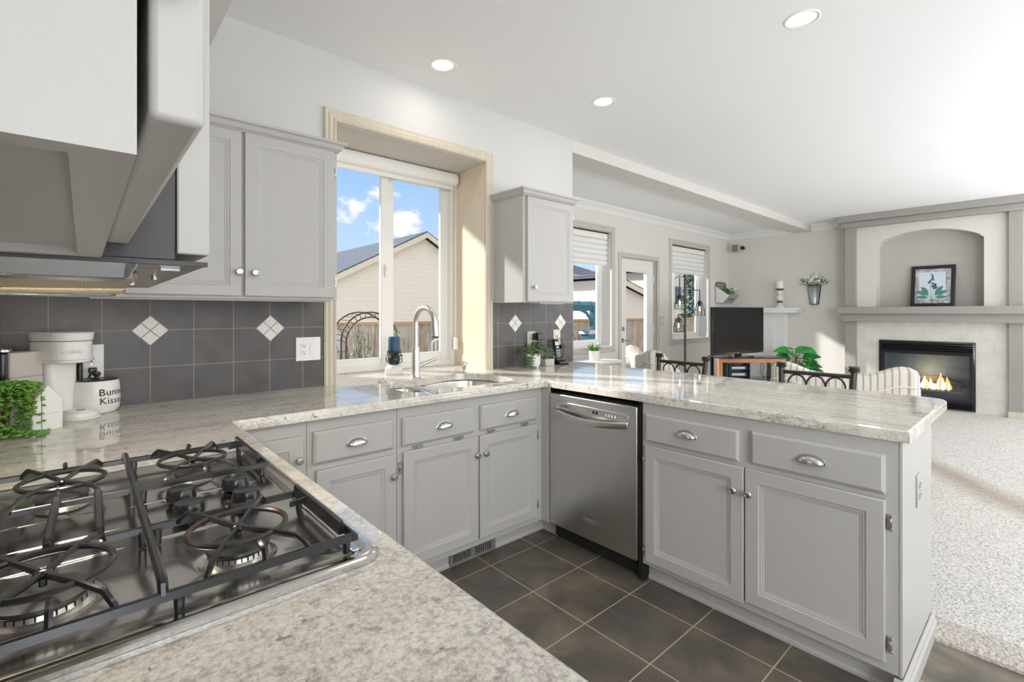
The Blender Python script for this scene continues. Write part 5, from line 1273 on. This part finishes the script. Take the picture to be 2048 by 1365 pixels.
# wall basket on the nook wall
wb = thing('hanging_bin', 'grey metal wall bin with wire back beside the nook window', 'wall bin', (8.38, 3.83, 1.48))
m = MB(); yb = 3.915
m.tube([(8.20, yb, 1.52), (8.20, yb, 1.80), (8.24, yb, 1.83), (8.53, yb, 1.83), (8.57, yb, 1.80), (8.57, yb, 1.52)], .007, 6)
for i in range(9): m.tube([(8.24+i*.036, yb, 1.83), (8.24+i*.036, yb, 1.62)], .003, 4)
for i in range(3): m.tube([(8.20, yb, 1.66+i*.055), (8.57, yb, 1.66+i*.055)], .003, 4)
m.build('wire_back', 'black_matte', wb)
sidep = [(yb, 1.49), (yb-.12, 1.47), (yb-.24, 1.60), (yb-.20, 1.62), (yb, 1.76)]
for xx in (8.195, 8.575): m = MB().prism(sidep, xx-.003, xx+.003, 'x'); m.build('side_panel', 'white_trim', wb)
m = MB(); m.add([(8.20, yb-.12, 1.47), (8.57, yb-.12, 1.47), (8.57, yb-.24, 1.60), (8.20, yb-.24, 1.60)], [(0, 1, 2, 3)]); m.build('front_panel', 'galvanized', wb, solid=.005)
m = MB(); m.add([(8.20, yb-.12, 1.47), (8.57, yb-.12, 1.47), (8.57, yb, 1.49), (8.20, yb, 1.49)], [(0, 1, 2, 3)]); m.build('bin_bottom', 'galvanized', wb, solid=.005)
vs, fs = text_mesh('FAMILY', .075, .0005)
Q = Vector((0, -.12, .13)).normalized(); m = MB(); m.add([tuple(Vector((8.385+v3[0], yb-.18, 1.535))+Q*(v3[1]-.03)+Vector((0, -.73, -.68))*.006) for v3 in vs], fs); m.build('lettering', 'cabinet_dark', wb)
fl = thing('flower_bunch', 'white rose bunch with green leaves in the metal wall bin', 'flowers', (8.38, 3.8, 1.60)); rng = random.Random(12); m = MB(); m2 = MB()
for i in range(5):
    c_ = (8.40+.035*i, 3.77-.012*i+rng.uniform(-.02, .02), 1.68+rng.uniform(-.03, .04))
    for j in range(16):
        a = 2*PI*j/8; m.leaf(c_, (math.cos(a), math.sin(a), .5+.5*(j > 7)), .05, .045, cup=-.25)
for i in range(70): m2.leaf((8.23+rng.uniform(0, .36), 3.8+rng.uniform(-.07, .05), 1.61+rng.uniform(0, .10)), (rng.uniform(-.6, 1), rng.uniform(-1, .2), rng.uniform(-.2, 1)), .065, .034)
m.build('blossoms', 'flower_white', fl); m2.build('foliage', 'leaf_green', fl)
spk = thing('speaker', 'small grey wall speaker high on the far wall near the corner', 'speaker', (8.62, 3.74, 2.36))
MB().box(8.575, 3.70, 2.37, 8.66, 3.80, 2.50).build('cabinet', 'greige_trim', spk, bevel=.006); MB().box(8.568, 3.705, 2.375, 8.576, 3.795, 2.495).build('speaker_cloth', 'cabinet_dark', spk)
m = MB(); m.sphere((8.655, 3.655, 2.44), .034, 14, 10); m.cyl((8.66, 3.655, 2.44), .018, .058, 12, 'x'); m.build('swivel_mount', 'black_plastic', spk)

# ================================================================== TV AND STAND
stx, sty = 6.98, 2.90
sr = R(-41.6)
ts = thing('tv_stand', 'wooden framed television stand with dark glass shelves', 'tv stand', (stx, sty, .033), sr)
w_, dp = .46, .36
m = MB(); slab(m, rect(-w_, .0, w_, .64), [rect(-w_+.055, .0-.0, w_-.055, .585)], -dp/2, -dp/2+.045, 'y')
m = MB(); m.box(-w_, -dp/2, 0, -w_+.055, -dp/2+.05, .585); m.build('leg', 'orange_wood', ts, local=True, bevel=.003)
MB().box(w_-.055, -dp/2, 0, w_, -dp/2+.05, .585).build('leg', 'orange_wood', ts, local=True, bevel=.003)
MB().box(-w_, -dp/2, .585, w_, -dp/2+.05, .640).build('front_rail', 'orange_wood', ts, local=True, bevel=.003)
MB().box(-w_-.005, -dp/2-.005, .640, w_+.005, dp/2, .655).build('top', 'black_plastic', ts, local=True, bevel=.003)
for z_ in (.08, .34): MB().box(-w_+.02, -dp/2+.05, z_, w_-.02, dp/2-.01, z_+.012).build('shelf', 'black_plastic', ts, local=True)
MB().box(-.30, -.05, .092, .30, dp/2-.02, .33).build('back_box', 'cabinet_dark', ts, local=True) if False else None
m = MB(); m.box(-w_+.03, dp/2-.03, 0, -w_+.07, dp/2, .64); m.build('leg', 'black_plastic', ts, local=True); MB().box(w_-.07, dp/2-.03, 0, w_-.03, dp/2, .64).build('leg', 'black_plastic', ts, local=True)
def onstand(x, y, z_): c_, s2 = math.cos(sr), math.sin(sr); return (stx+x*c_-y*s2, sty+x*s2+y*c_, .033+z_)
cb = thing('media_rack', 'dark media rack with two silver fronted players inside the tv stand', 'media rack', onstand(-.16, 0, .352), sr)
m = MB(); slab(m, rect(-.16, 0, .16, .225), [rect(-.145, .015, .145, .21)], -.12, .12, 'y'); m.build('case', 'dark_teal', cb, local=True)
for z_ in (.12, .03):
    MB().box(-.13, -.11, z_, .13, .10, z_+.07).build('player', 'dark_teal', cb, local=True, bevel=.006); MB().box(-.09, -.114, z_+.018, .09, -.11, z_+.05).build('player_front', 'galvanized', cb, local=True, bevel=.006)
m = MB()
for dx in (0, .03, .09): m.tube([onstand(.17+dx, -.02, .60), onstand(.19+dx*1.3, -.05, .52), onstand(.18+dx, -.03, .42), onstand(.22+dx*.5, -.05, .36)], .004, 5)
m.build('cable_bundle', 'black_matte', label='loose black cables hanging inside the tv stand', cat='cables')
tvx, tvy = 6.80, 2.93; tr = R(-10.6)
c_, s2 = math.cos(sr), math.sin(sr)
tv = thing('television', 'large black flat television switched off on its stand', 'television', (tvx, tvy, .688), tr)
MB().box(-.565, -.02, .045, .565, .03, .690).build('bezel', 'black_plastic', tv, local=True, bevel=.005)
MB().box(-.545, -.0225, .075, .545, -.020, .672).build('screen', 'screen_black', tv, local=True)
m = MB(); rr_prism(m, -.26, -.11, .26, .10, .09, .0, .014); m.build('foot', 'black_plastic', tv, local=True, bevel=.003)
MB().box(-.06, -.01, .012, .06, .02, .06).build('neck', 'black_plastic', tv, local=True)
vs, fs = text_mesh('SHARP', .018, .0002); MB().add([(v3[0]-.03, -.0212-v3[2], .054+v3[1]) for v3 in vs], fs).build('lettering', 'galvanized', tv, local=True)
MB().box(.515, -.0215, .052, .535, -.020, .060).build('status_light', 'galvanized', tv, local=True)
MB().box(-.12, .03, .15, .12, .07, .55).build('rear_housing', 'black_matte', tv, local=True, bevel=.01)

# fiddle leaf plant
fxp, fyp = 8.02, 2.60
p = thing('potted_plant', 'broad-leaved green plant standing between the television and the fireplace', 'plant', (fxp, fyp, .033))
MB().lathe([(.10, 0), (.13, .22), (.135, .235), (.12, .235), (.115, .2), (0, .2)], (fxp, fyp, .033), 20).build('pot', 'white_plastic', p)
rng = random.Random(21); ml = MB(); ms = MB()
for i in range(30):
    a = i*2.4; h_2 = .20+.48*i/29; r_ = .03+.13*(1-i/40); b_ = Vector((fxp+.03*math.cos(a), fyp+.03*math.sin(a), h_2)); e_ = Vector((fxp+r_*math.cos(a), fyp+r_*math.sin(a), h_2+.06))
    ms.tube([(fxp, fyp, h_2-.05), b_, e_], .004, 5); ml.leaf(e_, (math.cos(a), math.sin(a), .25), .23, .19, up=(-.6, -.5, 1), cup=.3, n=6)
ms.tube([(fxp, fyp, .2), (fxp, fyp, .72)], .008, 6); ml.leaf((fxp, fyp, .70), (.6, -.5, .5), .20, .12, up=(-.6, -.5, 1), cup=.1, n=6)
ml.build('foliage', 'leaf_dark', p); ms.build('stem', 'stem_brown', p)

# floor lamp with caged bulbs
lx, ly = 5.74, 3.14
fl = thing('floor_lamp', 'dark iron floor lamp with three wire cage bulbs before the nook window', 'floor lamp', (lx, ly, .033))
MB().lathe([(.14, 0), (.14, .015), (.03, .03), (.014, .05)], (lx, ly, .033), 28).build('base', 'iron_dark', fl)
MB().tube([(lx, ly, .05), (lx, ly, 1.79)], .014, 10).build('pole', 'iron_dark', fl)
rv = Vector((.7475, -.664, 0))                               # across the view
def cage_lamp(dx, zarm, ztop):
    c0 = Vector((lx, ly, 0))+rv*dx; s_ = bpy.data.objects.new('cage_shade', None); COL.objects.link(s_); s_.parent = fl; ORG[s_.name] = ORG[fl.name]
    m = MB(); m.tube([(lx, ly, zarm), (c0.x, c0.y, zarm), (c0.x, c0.y, ztop)], .007, 6); m.build('arm', 'iron_dark', fl)
    MB().lathe([(.022, -.07), (.024, -.02), (.014, 0)], (c0.x, c0.y, ztop), 14).build('socket', 'iron_dark', s_)
    m = MB()
    for zz, rr in ((-.03, .028), (-.12, .062), (-.19, .062)):
        m.tube([(c0.x+rr*math.cos(2*PI*i/16), c0.y+rr*math.sin(2*PI*i/16), ztop+zz) for i in range(16)], .0035, 4, closed=True)
    for i in range(8):
        a = 2*PI*i/8; m.tube([(c0.x+rr2*math.cos(a), c0.y+rr2*math.sin(a), ztop+zz) for rr2, zz in ((.026, -.02), (.062, -.12), (.062, -.19))], .003, 4)
    m.build('cage', 'black_matte', s_)
    b_ = MB().lathe([(.012, -.07), (.030, -.10), (.034, -.125), (.026, -.15), (0, -.162)], (c0.x, c0.y, ztop), 14).build('bulb', 'lamp_glass', s_); MB().lathe([(.003, -.075), (.012, -.10), (.012, -.13), (0, -.14)], (c0.x, c0.y, ztop), 8).build('filament', 'bulb_warm', s_)
cage_lamp(-.07, 1.765, 1.54); cage_lamp(-.085, 1.28, 1.25); cage_lamp(.185, 1.59, 1.46)

# armchairs
def armchair(lab, x, y, rz, grp=None):
    t_ = thing('armchair', lab, 'armchair', (x, y, .033), rz, group='striped armchairs')
    n = 40; ys = .43; pts = []
    for i in range(n+1):                                      # plan curve: wing - back - wing (local +x = facing)
        s_ = -1+2*i/n
        if abs(s_) < .55: px, py = -.36-.02*math.cos(s_*PI), s_/.55*.40
        else:
            f = (abs(s_)-.55)/.45; sg = 1 if s_ > 0 else -1; px = -.36+.02*0+.50*f**1.3-.0; py = sg*(.40+.035*math.sin(PI*f*.5))
        hgt = .815+.075*math.exp(-((abs(s_)-.50)/.20)**2)-.30*max(0, (abs(s_)-.66)/.34)**.8
        pts.append((px, py, hgt, s_))
    m = MB(); m.smooth = True; uv = []; vs = []; prof_n = 10
    for k_, (px, py, hgt, s_) in enumerate(pts):
        a = pts[max(0, k_-1)]; b_ = pts[min(n, k_+1)]; tn = Vector((b_[0]-a[0], b_[1]-a[1], 0)).normalized(); nr = Vector((tn.y, -tn.x, 0))   # outward
        if nr.dot(Vector((px+.1, py, 0))) < 0: nr = -nr
        T_ = .055
        ring = [(T_, .30), (T_, hgt*.6), (T_*1.05, hgt-.05), (T_*.8, hgt-.015), (0, hgt), (-T_*.8, hgt-.015), (-T_, hgt-.06), (-T_*1.2, hgt*.65), (-T_*1.2, .30), (0, .28)]
        for o2, z_ in ring: vs.append((px+nr.x*(o2+.06*(z_-.3)), py+nr.y*(o2+.0), z_)); uv.append((k_/n*17, z_))
    kf = len(vs); q_ = prof_n
    fs = [(i*q_+j, (i+1)*q_+j, (i+1)*q_+(j+1) % q_, i*q_+(j+1) % q_) for i in range(n) for j in range(q_)]+[tuple(range(q_)), tuple(range(n*q_, (n+1)*q_))]
    m.add(vs, fs); m.uv = uv; m.build('backrest', 'striped_fabric', t_, local=True)
    m = MB(); m.tube([(v3[0]-.004, v3[1], v3[2]-.085) for v3 in [vs[i*q_+2] for i in range(3, n-2)]], .0045, 5); m.build('piping', 'plain_fabric', t_, local=True)
    m = MB(); rr_prism(m, -.34, -.36, .38, .36, .06, .28, .44); m.uv = [(v3[1]*17, 0) for v3 in m.v]; m.build('seat', 'striped_fabric', t_, local=True, bevel=.02, seg=3)
    for sx_ in (-.30, .30):
        for sy_ in (-.32, .32): MB().lathe([(.014, 0), (.025, .28)], (sx_, sy_, 0), 10).build('leg', 'stem_brown', t_, local=True)
    return t_
armchair('cream armchair with brown stripes, nearer the fireplace', 4.62, 1.17, R(14), None)
armchair('pale striped armchair farther back in front of the television', 4.97, 2.84, R(-38), None)

# bar stools
def stool(lab, x, y, rz):
    t_ = thing('bar_stool', lab, 'stool', (x, y, .033), rz, group='bar stools behind the peninsula'); W2_ = .19
    for sg in (-1, 1):
        m = MB(); m.tube([(.0, sg*W2_*.98, 0), (.0, sg*W2_, .58), (.012, sg*W2_, .80), (.03, sg*(W2_+.006), .925)], .017, 12); m.build('back_post', 'iron_dark', t_, local=True)
        m = MB().lathe([(.018, 0), (.029, .006), (.031, .014), (.024, .020), (.030, .026), (.027, .034), (0, .036)], (.031, sg*(W2_+.006), .918), 20); m.build('finial', 'iron_dark', t_, local=True)
        m = MB(); m.tube([(-.36, sg*W2_*.95, 0), (-.34, sg*W2_*.9, .60)], .015, 8); m.build('leg', 'iron_dark', t_, local=True)
    m = MB(); m.tube([(.024, -W2_, .892), (.028, 0, .892), (.024, W2_, .892)], .0125, 8); m.build('top_rail', 'iron_dark', t_, local=True)
    m = MB(); m.tube([(.012, -W2_, .70), (.012, W2_, .70)], .008, 8); m.build('lower_rail', 'iron_dark', t_, local=True)
    for k_ in (-1, 0, 1):
        yc = k_*.104; m = MB(); m.tube([(.02, yc+.050*math.cos(PI*i/14), .822+.058*math.sin(PI*i/14)) for i in range(15)]+[(.014, yc-.050, .70)], .0055, 6); m.build('back_arch', 'iron_dark', t_, local=True)
    m = MB(); rr_prism(m, -.38, -.20, .0, .20, .05, .60, .66); m.build('seat', 'cabinet_dark', t_, local=True, bevel=.015, seg=3)
    m = MB(); m.tube([(-.355, -W2_*.93, .22), (-.355, W2_*.93, .22)], .009, 8); m.build('footrest', 'iron_dark', t_, local=True)
stool('dark iron stool with arched back, left of the pair behind the peninsula', 3.36, 1.885, R(-3))
stool('dark iron stool with arched back, nearer the end of the peninsula', 3.36, .985, R(2))

# nook cabinet and plant
nc = thing('side_cabinet', 'white side cabinet below the nook window', 'cabinet', (4.5, 3.67, .033))
MB().box(4.12, 3.50, .033, 4.83, 3.88, .705).build('body', 'white_trim', nc)
MB().box(4.08, 3.46, .705, 4.86, 3.90, .735).build('top', 'white_trim', nc, bevel=.004)
MB().box(4.15, 3.485, .56, 4.80, 3.50, .69).build('drawer', 'white_trim', nc, bevel=.004)
MB().box(4.15, 3.485, .07, 4.47, 3.50, .54).build('door', 'white_trim', nc, bevel=.004); MB().box(4.48, 3.485, .07, 4.80, 3.50, .54).build('door', 'white_trim', nc, bevel=.004)
px, py = 4.56, 3.66
p = thing('potted_plant', 'spiky green plant in a small white pot on the nook cabinet', 'plant', (px, py, .735))
MB().lathe([(.052, 0), (.056, .005), (.064, .115), (.060, .117), (.056, .10), (0, .10)], (px, py, .735), 24).build('pot', 'white_plastic', p)
rng = random.Random(2); m = MB()
for i in range(60):
    a = rng.uniform(0, 2*PI); t2 = rng.uniform(.1, 1); m.leaf((px+.02*math.cos(a), py+.02*math.sin(a), .83), (t2*math.cos(a), t2*math.sin(a), 1.1-t2*.5), rng.uniform(.08, .15), .022, cup=.2)
m.build('foliage', 'leaf_green', p)
#PART6
# ================================================================== OUTSIDE
GZ0 = -.45
MB().box(-25, 4.16, GZ0-.1, 60, 70, GZ0).build(**struct('ground'), material='ground_outside')
fn = thing('garden_fence', 'weathered grey board fence with golden cap rail across the yard', 'fence', (10, 8.7, GZ0))
m = MB()
x = -6.0; rng = random.Random(8)
while x < 34: m.box(x, 8.70+rng.uniform(0, .006), GZ0+.12, x+.135, 8.72+rng.uniform(0, .006), 1.085+rng.uniform(-.006, .006)); x += .14
m.build('board_panel', 'fence_wood', fn)
MB().box(-6, 8.66, 1.075, 34, 8.76, 1.125).build('cap_rail', 'fence_cap', fn)
MB().box(-6, 8.67, GZ0, 34, 8.74, GZ0+.13).build('kick_board', 'orange_wood', fn)
for k_ in range(12): MB().box(-4+3.2*k_, 8.63, GZ0, -3.9+3.2*k_, 8.70, 1.06).build('post', 'fence_wood', fn)
def gable(name, lab, y0, y1, xr, zr, xl, xrr, sl, srr, zg, wallm, over=.35, roofm='roof_shingle'):
    t_ = thing(name, lab, 'house', ((xl+xrr)/2, (y0+y1)/2, zg)); zl = zr-sl*(xr-xl); z2 = zr-srr*(xrr-xr)
    m = MB(); m.prism([(xl, zg), (xrr, zg), (xrr, z2-.12), (xr, zr-.12), (xl, zl-.12)], y0, y1, 'y'); m.build('wall', wallm, t_)
    m = MB(); m.prism([(xl-.5, zl-sl*.5), (xr, zr), (xrr+.5, z2-srr*.5), (xrr+.5, z2-srr*.5+.16), (xr, zr+.17), (xl-.5, zl-sl*.5+.16)], y0-over+.04, y1+over, 'y'); m.build('roof', roofm, t_)
    m = MB(); m.prism([(xl-.5, zl-sl*.5-.14), (xr, zr-.14), (xrr+.5, z2-srr*.5-.14), (xrr+.5, z2-srr*.5+.10), (xr, zr+.10), (xl-.5, zl-sl*.5+.10)], y0-over, y0-over+.04, 'y'); m.build('fascia', 'fascia', t_)
    return t_
gable('house', 'cream gabled house behind the fence seen through the sink window', 20, 31, 12.15, 4.98, 4.6, 18.2, .51, .56, GZ0, 'siding_cream')
h2 = thing('house', 'two-storey cream house with grey hip roof seen through the left nook window', 'house', (25, 26, GZ0))
MB().box(19.5, 22.6, GZ0, 29.6, 30, 3.95).build('wall', 'stucco_white', h2)
m = MB(); e0 = [(19.0, 22.1), (30.1, 22.1), (30.1, 30.5), (19.0, 30.5)]
m.add([(x_, y_, 3.93) for x_, y_ in e0]+[(22.8, 26.3, 5.6), (27.2, 26.3, 5.6)], [(0, 1, 5, 4), (1, 2, 5), (2, 3, 4, 5), (3, 0, 4), (3, 2, 1, 0)]); m.build('hip_roof', 'roof_shingle', h2)
m = MB(); slab(m, e0, [rect(19.06, 22.16, 30.04, 30.44)], 3.80, 3.96, 'z'); m.build('gutter', 'fascia', h2)
m = MB().box(27.75, 22.55, 2.45, 28.15, 22.62, 3.45); w_ = m.build('window', 'art_blue', h2)
m = MB(); slab(m, rect(27.67, 2.37, 28.23, 3.53), [rect(27.75, 2.45, 28.15, 3.45)], 22.5, 22.58, 'y'); m.build('window_trim', 'fascia', w_)
gable('house', 'low cream house with a sloping grey roof seen through the glass door', 14, 18, 18.6, 3.0, 18.2, 23.6, .1, .27, GZ0, 'stucco_white', .3)
h4 = gable('house', 'pale house at the left of the lamp window', 16.5, 21.5, 30.5, 4.6, 26.3, 31.2, .15, .3, GZ0, 'stucco_white')
MB().box(28.9, 16.42, 1.9, 29.5, 16.5, 3.0).build('window', 'art_blue', h4)
def tree(name, lab, cat, x, y, h, r, bare=False, matl='spruce'):
    t_ = thing(name, lab, cat, (x, y, GZ0)); rng = random.Random(int(x*10)); m = MB(); m2 = MB()
    if not bare:
        m.tube([(x, y, GZ0), (x, y, GZ0+h)], .12, 6, r1=.02)
        for i in range(1500):
            f = rng.random()**.8; zz = GZ0+.6+(h-.6)*f; rr = r*(1-f)*rng.uniform(.35, 1); a = rng.uniform(0, 2*PI)
            m2.leaf((x+rr*.35*math.cos(a), y+rr*.35*math.sin(a), zz), (math.cos(a), math.sin(a), -.18), .14+rr*.45, .16, n=3)
    else:
        def br(p_, d, L_, r_, k_):
            e_ = p_+d*L_; mid = p_+d*L_*.5+Vector((rng.uniform(-1, 1), rng.uniform(-1, 1), rng.uniform(-.5, 1)))*L_*.07
            m.tube([p_, mid, e_], r_, 5, r1=r_*.6)
            if k_ < 5:
                for _ in range(3 if k_ < 3 else 2): br(e_, (d+Vector((rng.uniform(-1, 1), rng.uniform(-1, 1), rng.uniform(-.3, .8)))*.75).normalized(), L_*rng.uniform(.6, .8), r_*.6, k_+1)
        br(Vector((x, y, GZ0)), Vector((.05, 0, 1)), h*.36, r, 0)
    m.build('branches' if bare else 'trunk', 'bark', t_)
    if m2.v: m2.build('foliage', matl, t_)
    return t_
tree('spruce_tree', 'blue-green spruce behind the lamp window', 'tree', 25.4, 13.6, 5.8, 1.15)
tree('bare_tree', 'bare winter tree above the fence seen through the glass door', 'tree', 18.3, 11.8, 5.6, .07, True)
# shrubs and branches by the fence
def shrub(lab, x, y, z_, n, rad, h, leafm, tw=30):
    t_ = thing('shrub', lab, 'shrub', (x, y, GZ0)); rng = random.Random(int(x*37+y)); m = MB(); m2 = MB()
    for i in range(tw):
        a = rng.uniform(0, 2*PI); r_ = rad*rng.uniform(.2, 1); e_ = (x+r_*math.cos(a), y+r_*math.sin(a), GZ0+h*rng.uniform(.5, 1.0)); m.tube([(x+.03*math.cos(a), y+.03*math.sin(a), GZ0), (x+r_*.45*math.cos(a+.3), y+r_*.45*math.sin(a+.3), GZ0+h*.4), e_], .010, 4, r1=.003)
        for j in range(n//tw):
            f = rng.uniform(.35, 1); m2.leaf((x+(e_[0]-x)*f+rng.uniform(-.04, .04), y+(e_[1]-y)*f+rng.uniform(-.04, .04), GZ0+(e_[2]-GZ0)*f), (rng.uniform(-1, 1), rng.uniform(-1, 1), rng.uniform(-.3, 1)), .06, .03, n=3)
    m.build('twigs', 'bark', t_); m2.build('foliage', leafm, t_)
shrub('thorny climbing rose growing through the metal garden arch', 2.62, 5.6, 0, 420, .42, 1.62, 'leaf_green', 34)
shrub('bare brown shrub by the fence seen through the left nook window', 9.4, 7.9, 0, 60, .5, 1.45, 'stem_brown', 60)
ga = thing('garden_arch', 'dark wire garden arch outside the sink window', 'garden arch', (2.62, 5.5, GZ0))
def arcpts(cx, cy, w, zt, zs): return [(cx-w, cy, GZ0), (cx-w, cy, zs)]+[(cx-w*math.cos(PI*i/16), cy, zs+(zt-zs)*math.sin(PI*i/16)) for i in range(1, 16)]+[(cx+w, cy, zs), (cx+w, cy, GZ0)]
A1, A2 = arcpts(2.60, 5.5, .36, 1.31, .98), arcpts(2.60, 5.5, .30, 1.25, .95); A3 = arcpts(2.62, 5.85, .36, 1.31, .98)
for P_ in (A1, A2, A3): MB().tube(P_, .009, 6).build('hoop', 'iron_dark', ga)
m = MB()
for P_, Q_ in ((A1, A2), (A1, A3)):
    for i in range(1, len(P_)-1): m.tube([P_[i], Q_[i]], .005, 4)
    for j in range(7):
        for e_ in (0, -1):
            zz = GZ0+.2*j+.1; m.tube([(P_[e_][0], P_[e_][1], zz), (Q_[e_][0], Q_[e_][1], zz)], .005, 4)
m.build('cross_wires', 'iron_dark', ga)
MB().lathe([(.09, 0), (.06, .06), (.045, .15), (.05, .7), (.06, 1.2), (.07, 1.45), (.04, 1.52), (0, 1.55)], (2.62, 6.6, GZ0), 14).build('garden_post', 'galvanized', label='pale blue-grey garden post behind the wire arch', cat='post')
wg = thing('garden_trellis', 'small white scrolled garden trellis outside right of the faucet', 'trellis', (3.95, 6.0, GZ0)); m = MB()
for i in range(7): m.tube([(3.78+.06*i, 6.0-.01*i, GZ0), (3.78+.06*i, 6.0-.01*i, .82+.10*math.sin(PI*min(1, (i+1)/5)))], .009, 5)
for z_ in (.15, .55): m.tube([(3.76, 6.0, z_), (4.16, 5.94, z_)], .009, 5)
m.tube([(3.78+.06*i, 6.0-.01*i, .82+.10*math.sin(PI*min(1, (i+1)/5))) for i in range(7)], .011, 5); m.build('panel', 'white_plastic', wg)
for j in range(6):
    MB().tube([(3.80+.055*j+.02*math.cos(a), 5.99, .35+.13*(j % 3)+.03*math.sin(a)) for a in [2*PI*i/10 for i in range(10)]], .006, 4, closed=True).build('scroll', 'white_plastic', wg)
# pergola and patio things seen through the left nook window
pg = thing('pergola', 'teal painted garden pergola outside the left nook window', 'pergola', (7.6, 6.9, GZ0))
for (x_, y_) in ((8.05, 6.5), (8.2, 7.6), (5.6, 6.5), (5.6, 7.6)): MB().box(x_-.045, y_-.045, GZ0, x_+.045, y_+.045, 1.40).build('post', 'teal_paint', pg)
for y_ in (6.5, 7.6): MB().box(5.3, y_-.03, 1.34, 8.6, y_+.03, 1.46).build('beam', 'teal_paint', pg)
for i in range(9): MB().box(5.45+.36*i, 6.2, 1.46, 5.50+.36*i, 7.9, 1.53).build('rafter', 'teal_paint', pg)
m = MB()
for sg in (-1,): m.tube([(8.05, 6.5, .95), (8.0, 6.5, 1.15), (7.85, 6.5, 1.30), (7.65, 6.5, 1.37)], .03, 6)
m.build('brace', 'teal_paint', pg)
gr = thing('patio_grill', 'teal covered patio box with pale lid outside the left nook window', 'grill', (7.15, 5.85, GZ0))
MB().box(7.02, 5.75, GZ0, 7.26, 5.95, .90).build('body', 'teal_paint', gr, bevel=.01); MB().prism([(6.98, .90), (7.30, .90), (7.27, .98), (7.01, .98)], 5.72, 5.98, 'y').build('lid', 'galvanized', gr, bevel=.01)
pb = thing('patio_bench', 'teal patio seat with pale tubular frame outside the left nook window', 'bench', (6.0, 5.5, GZ0))
MB().box(5.6, 5.35, .30, 6.28, 5.42, .70).build('backrest', 'teal_paint', pb, bevel=.02); MB().box(5.6, 5.0, 0.0, 6.28, 5.40, .06).build('seat', 'teal_paint', pb, bevel=.02)
MB().tube([(5.58, 5.40, GZ0), (5.58, 5.40, .74), (6.30, 5.40, .74), (6.32, 5.40, .70), (6.32, 5.40, GZ0)], .02, 8).build('frame', 'white_plastic', pb)
for x_ in (5.62, 6.27): MB().box(x_-.02, 5.0, GZ0, x_+.02, 5.04, 0.0).build('leg', 'white_plastic', pb)
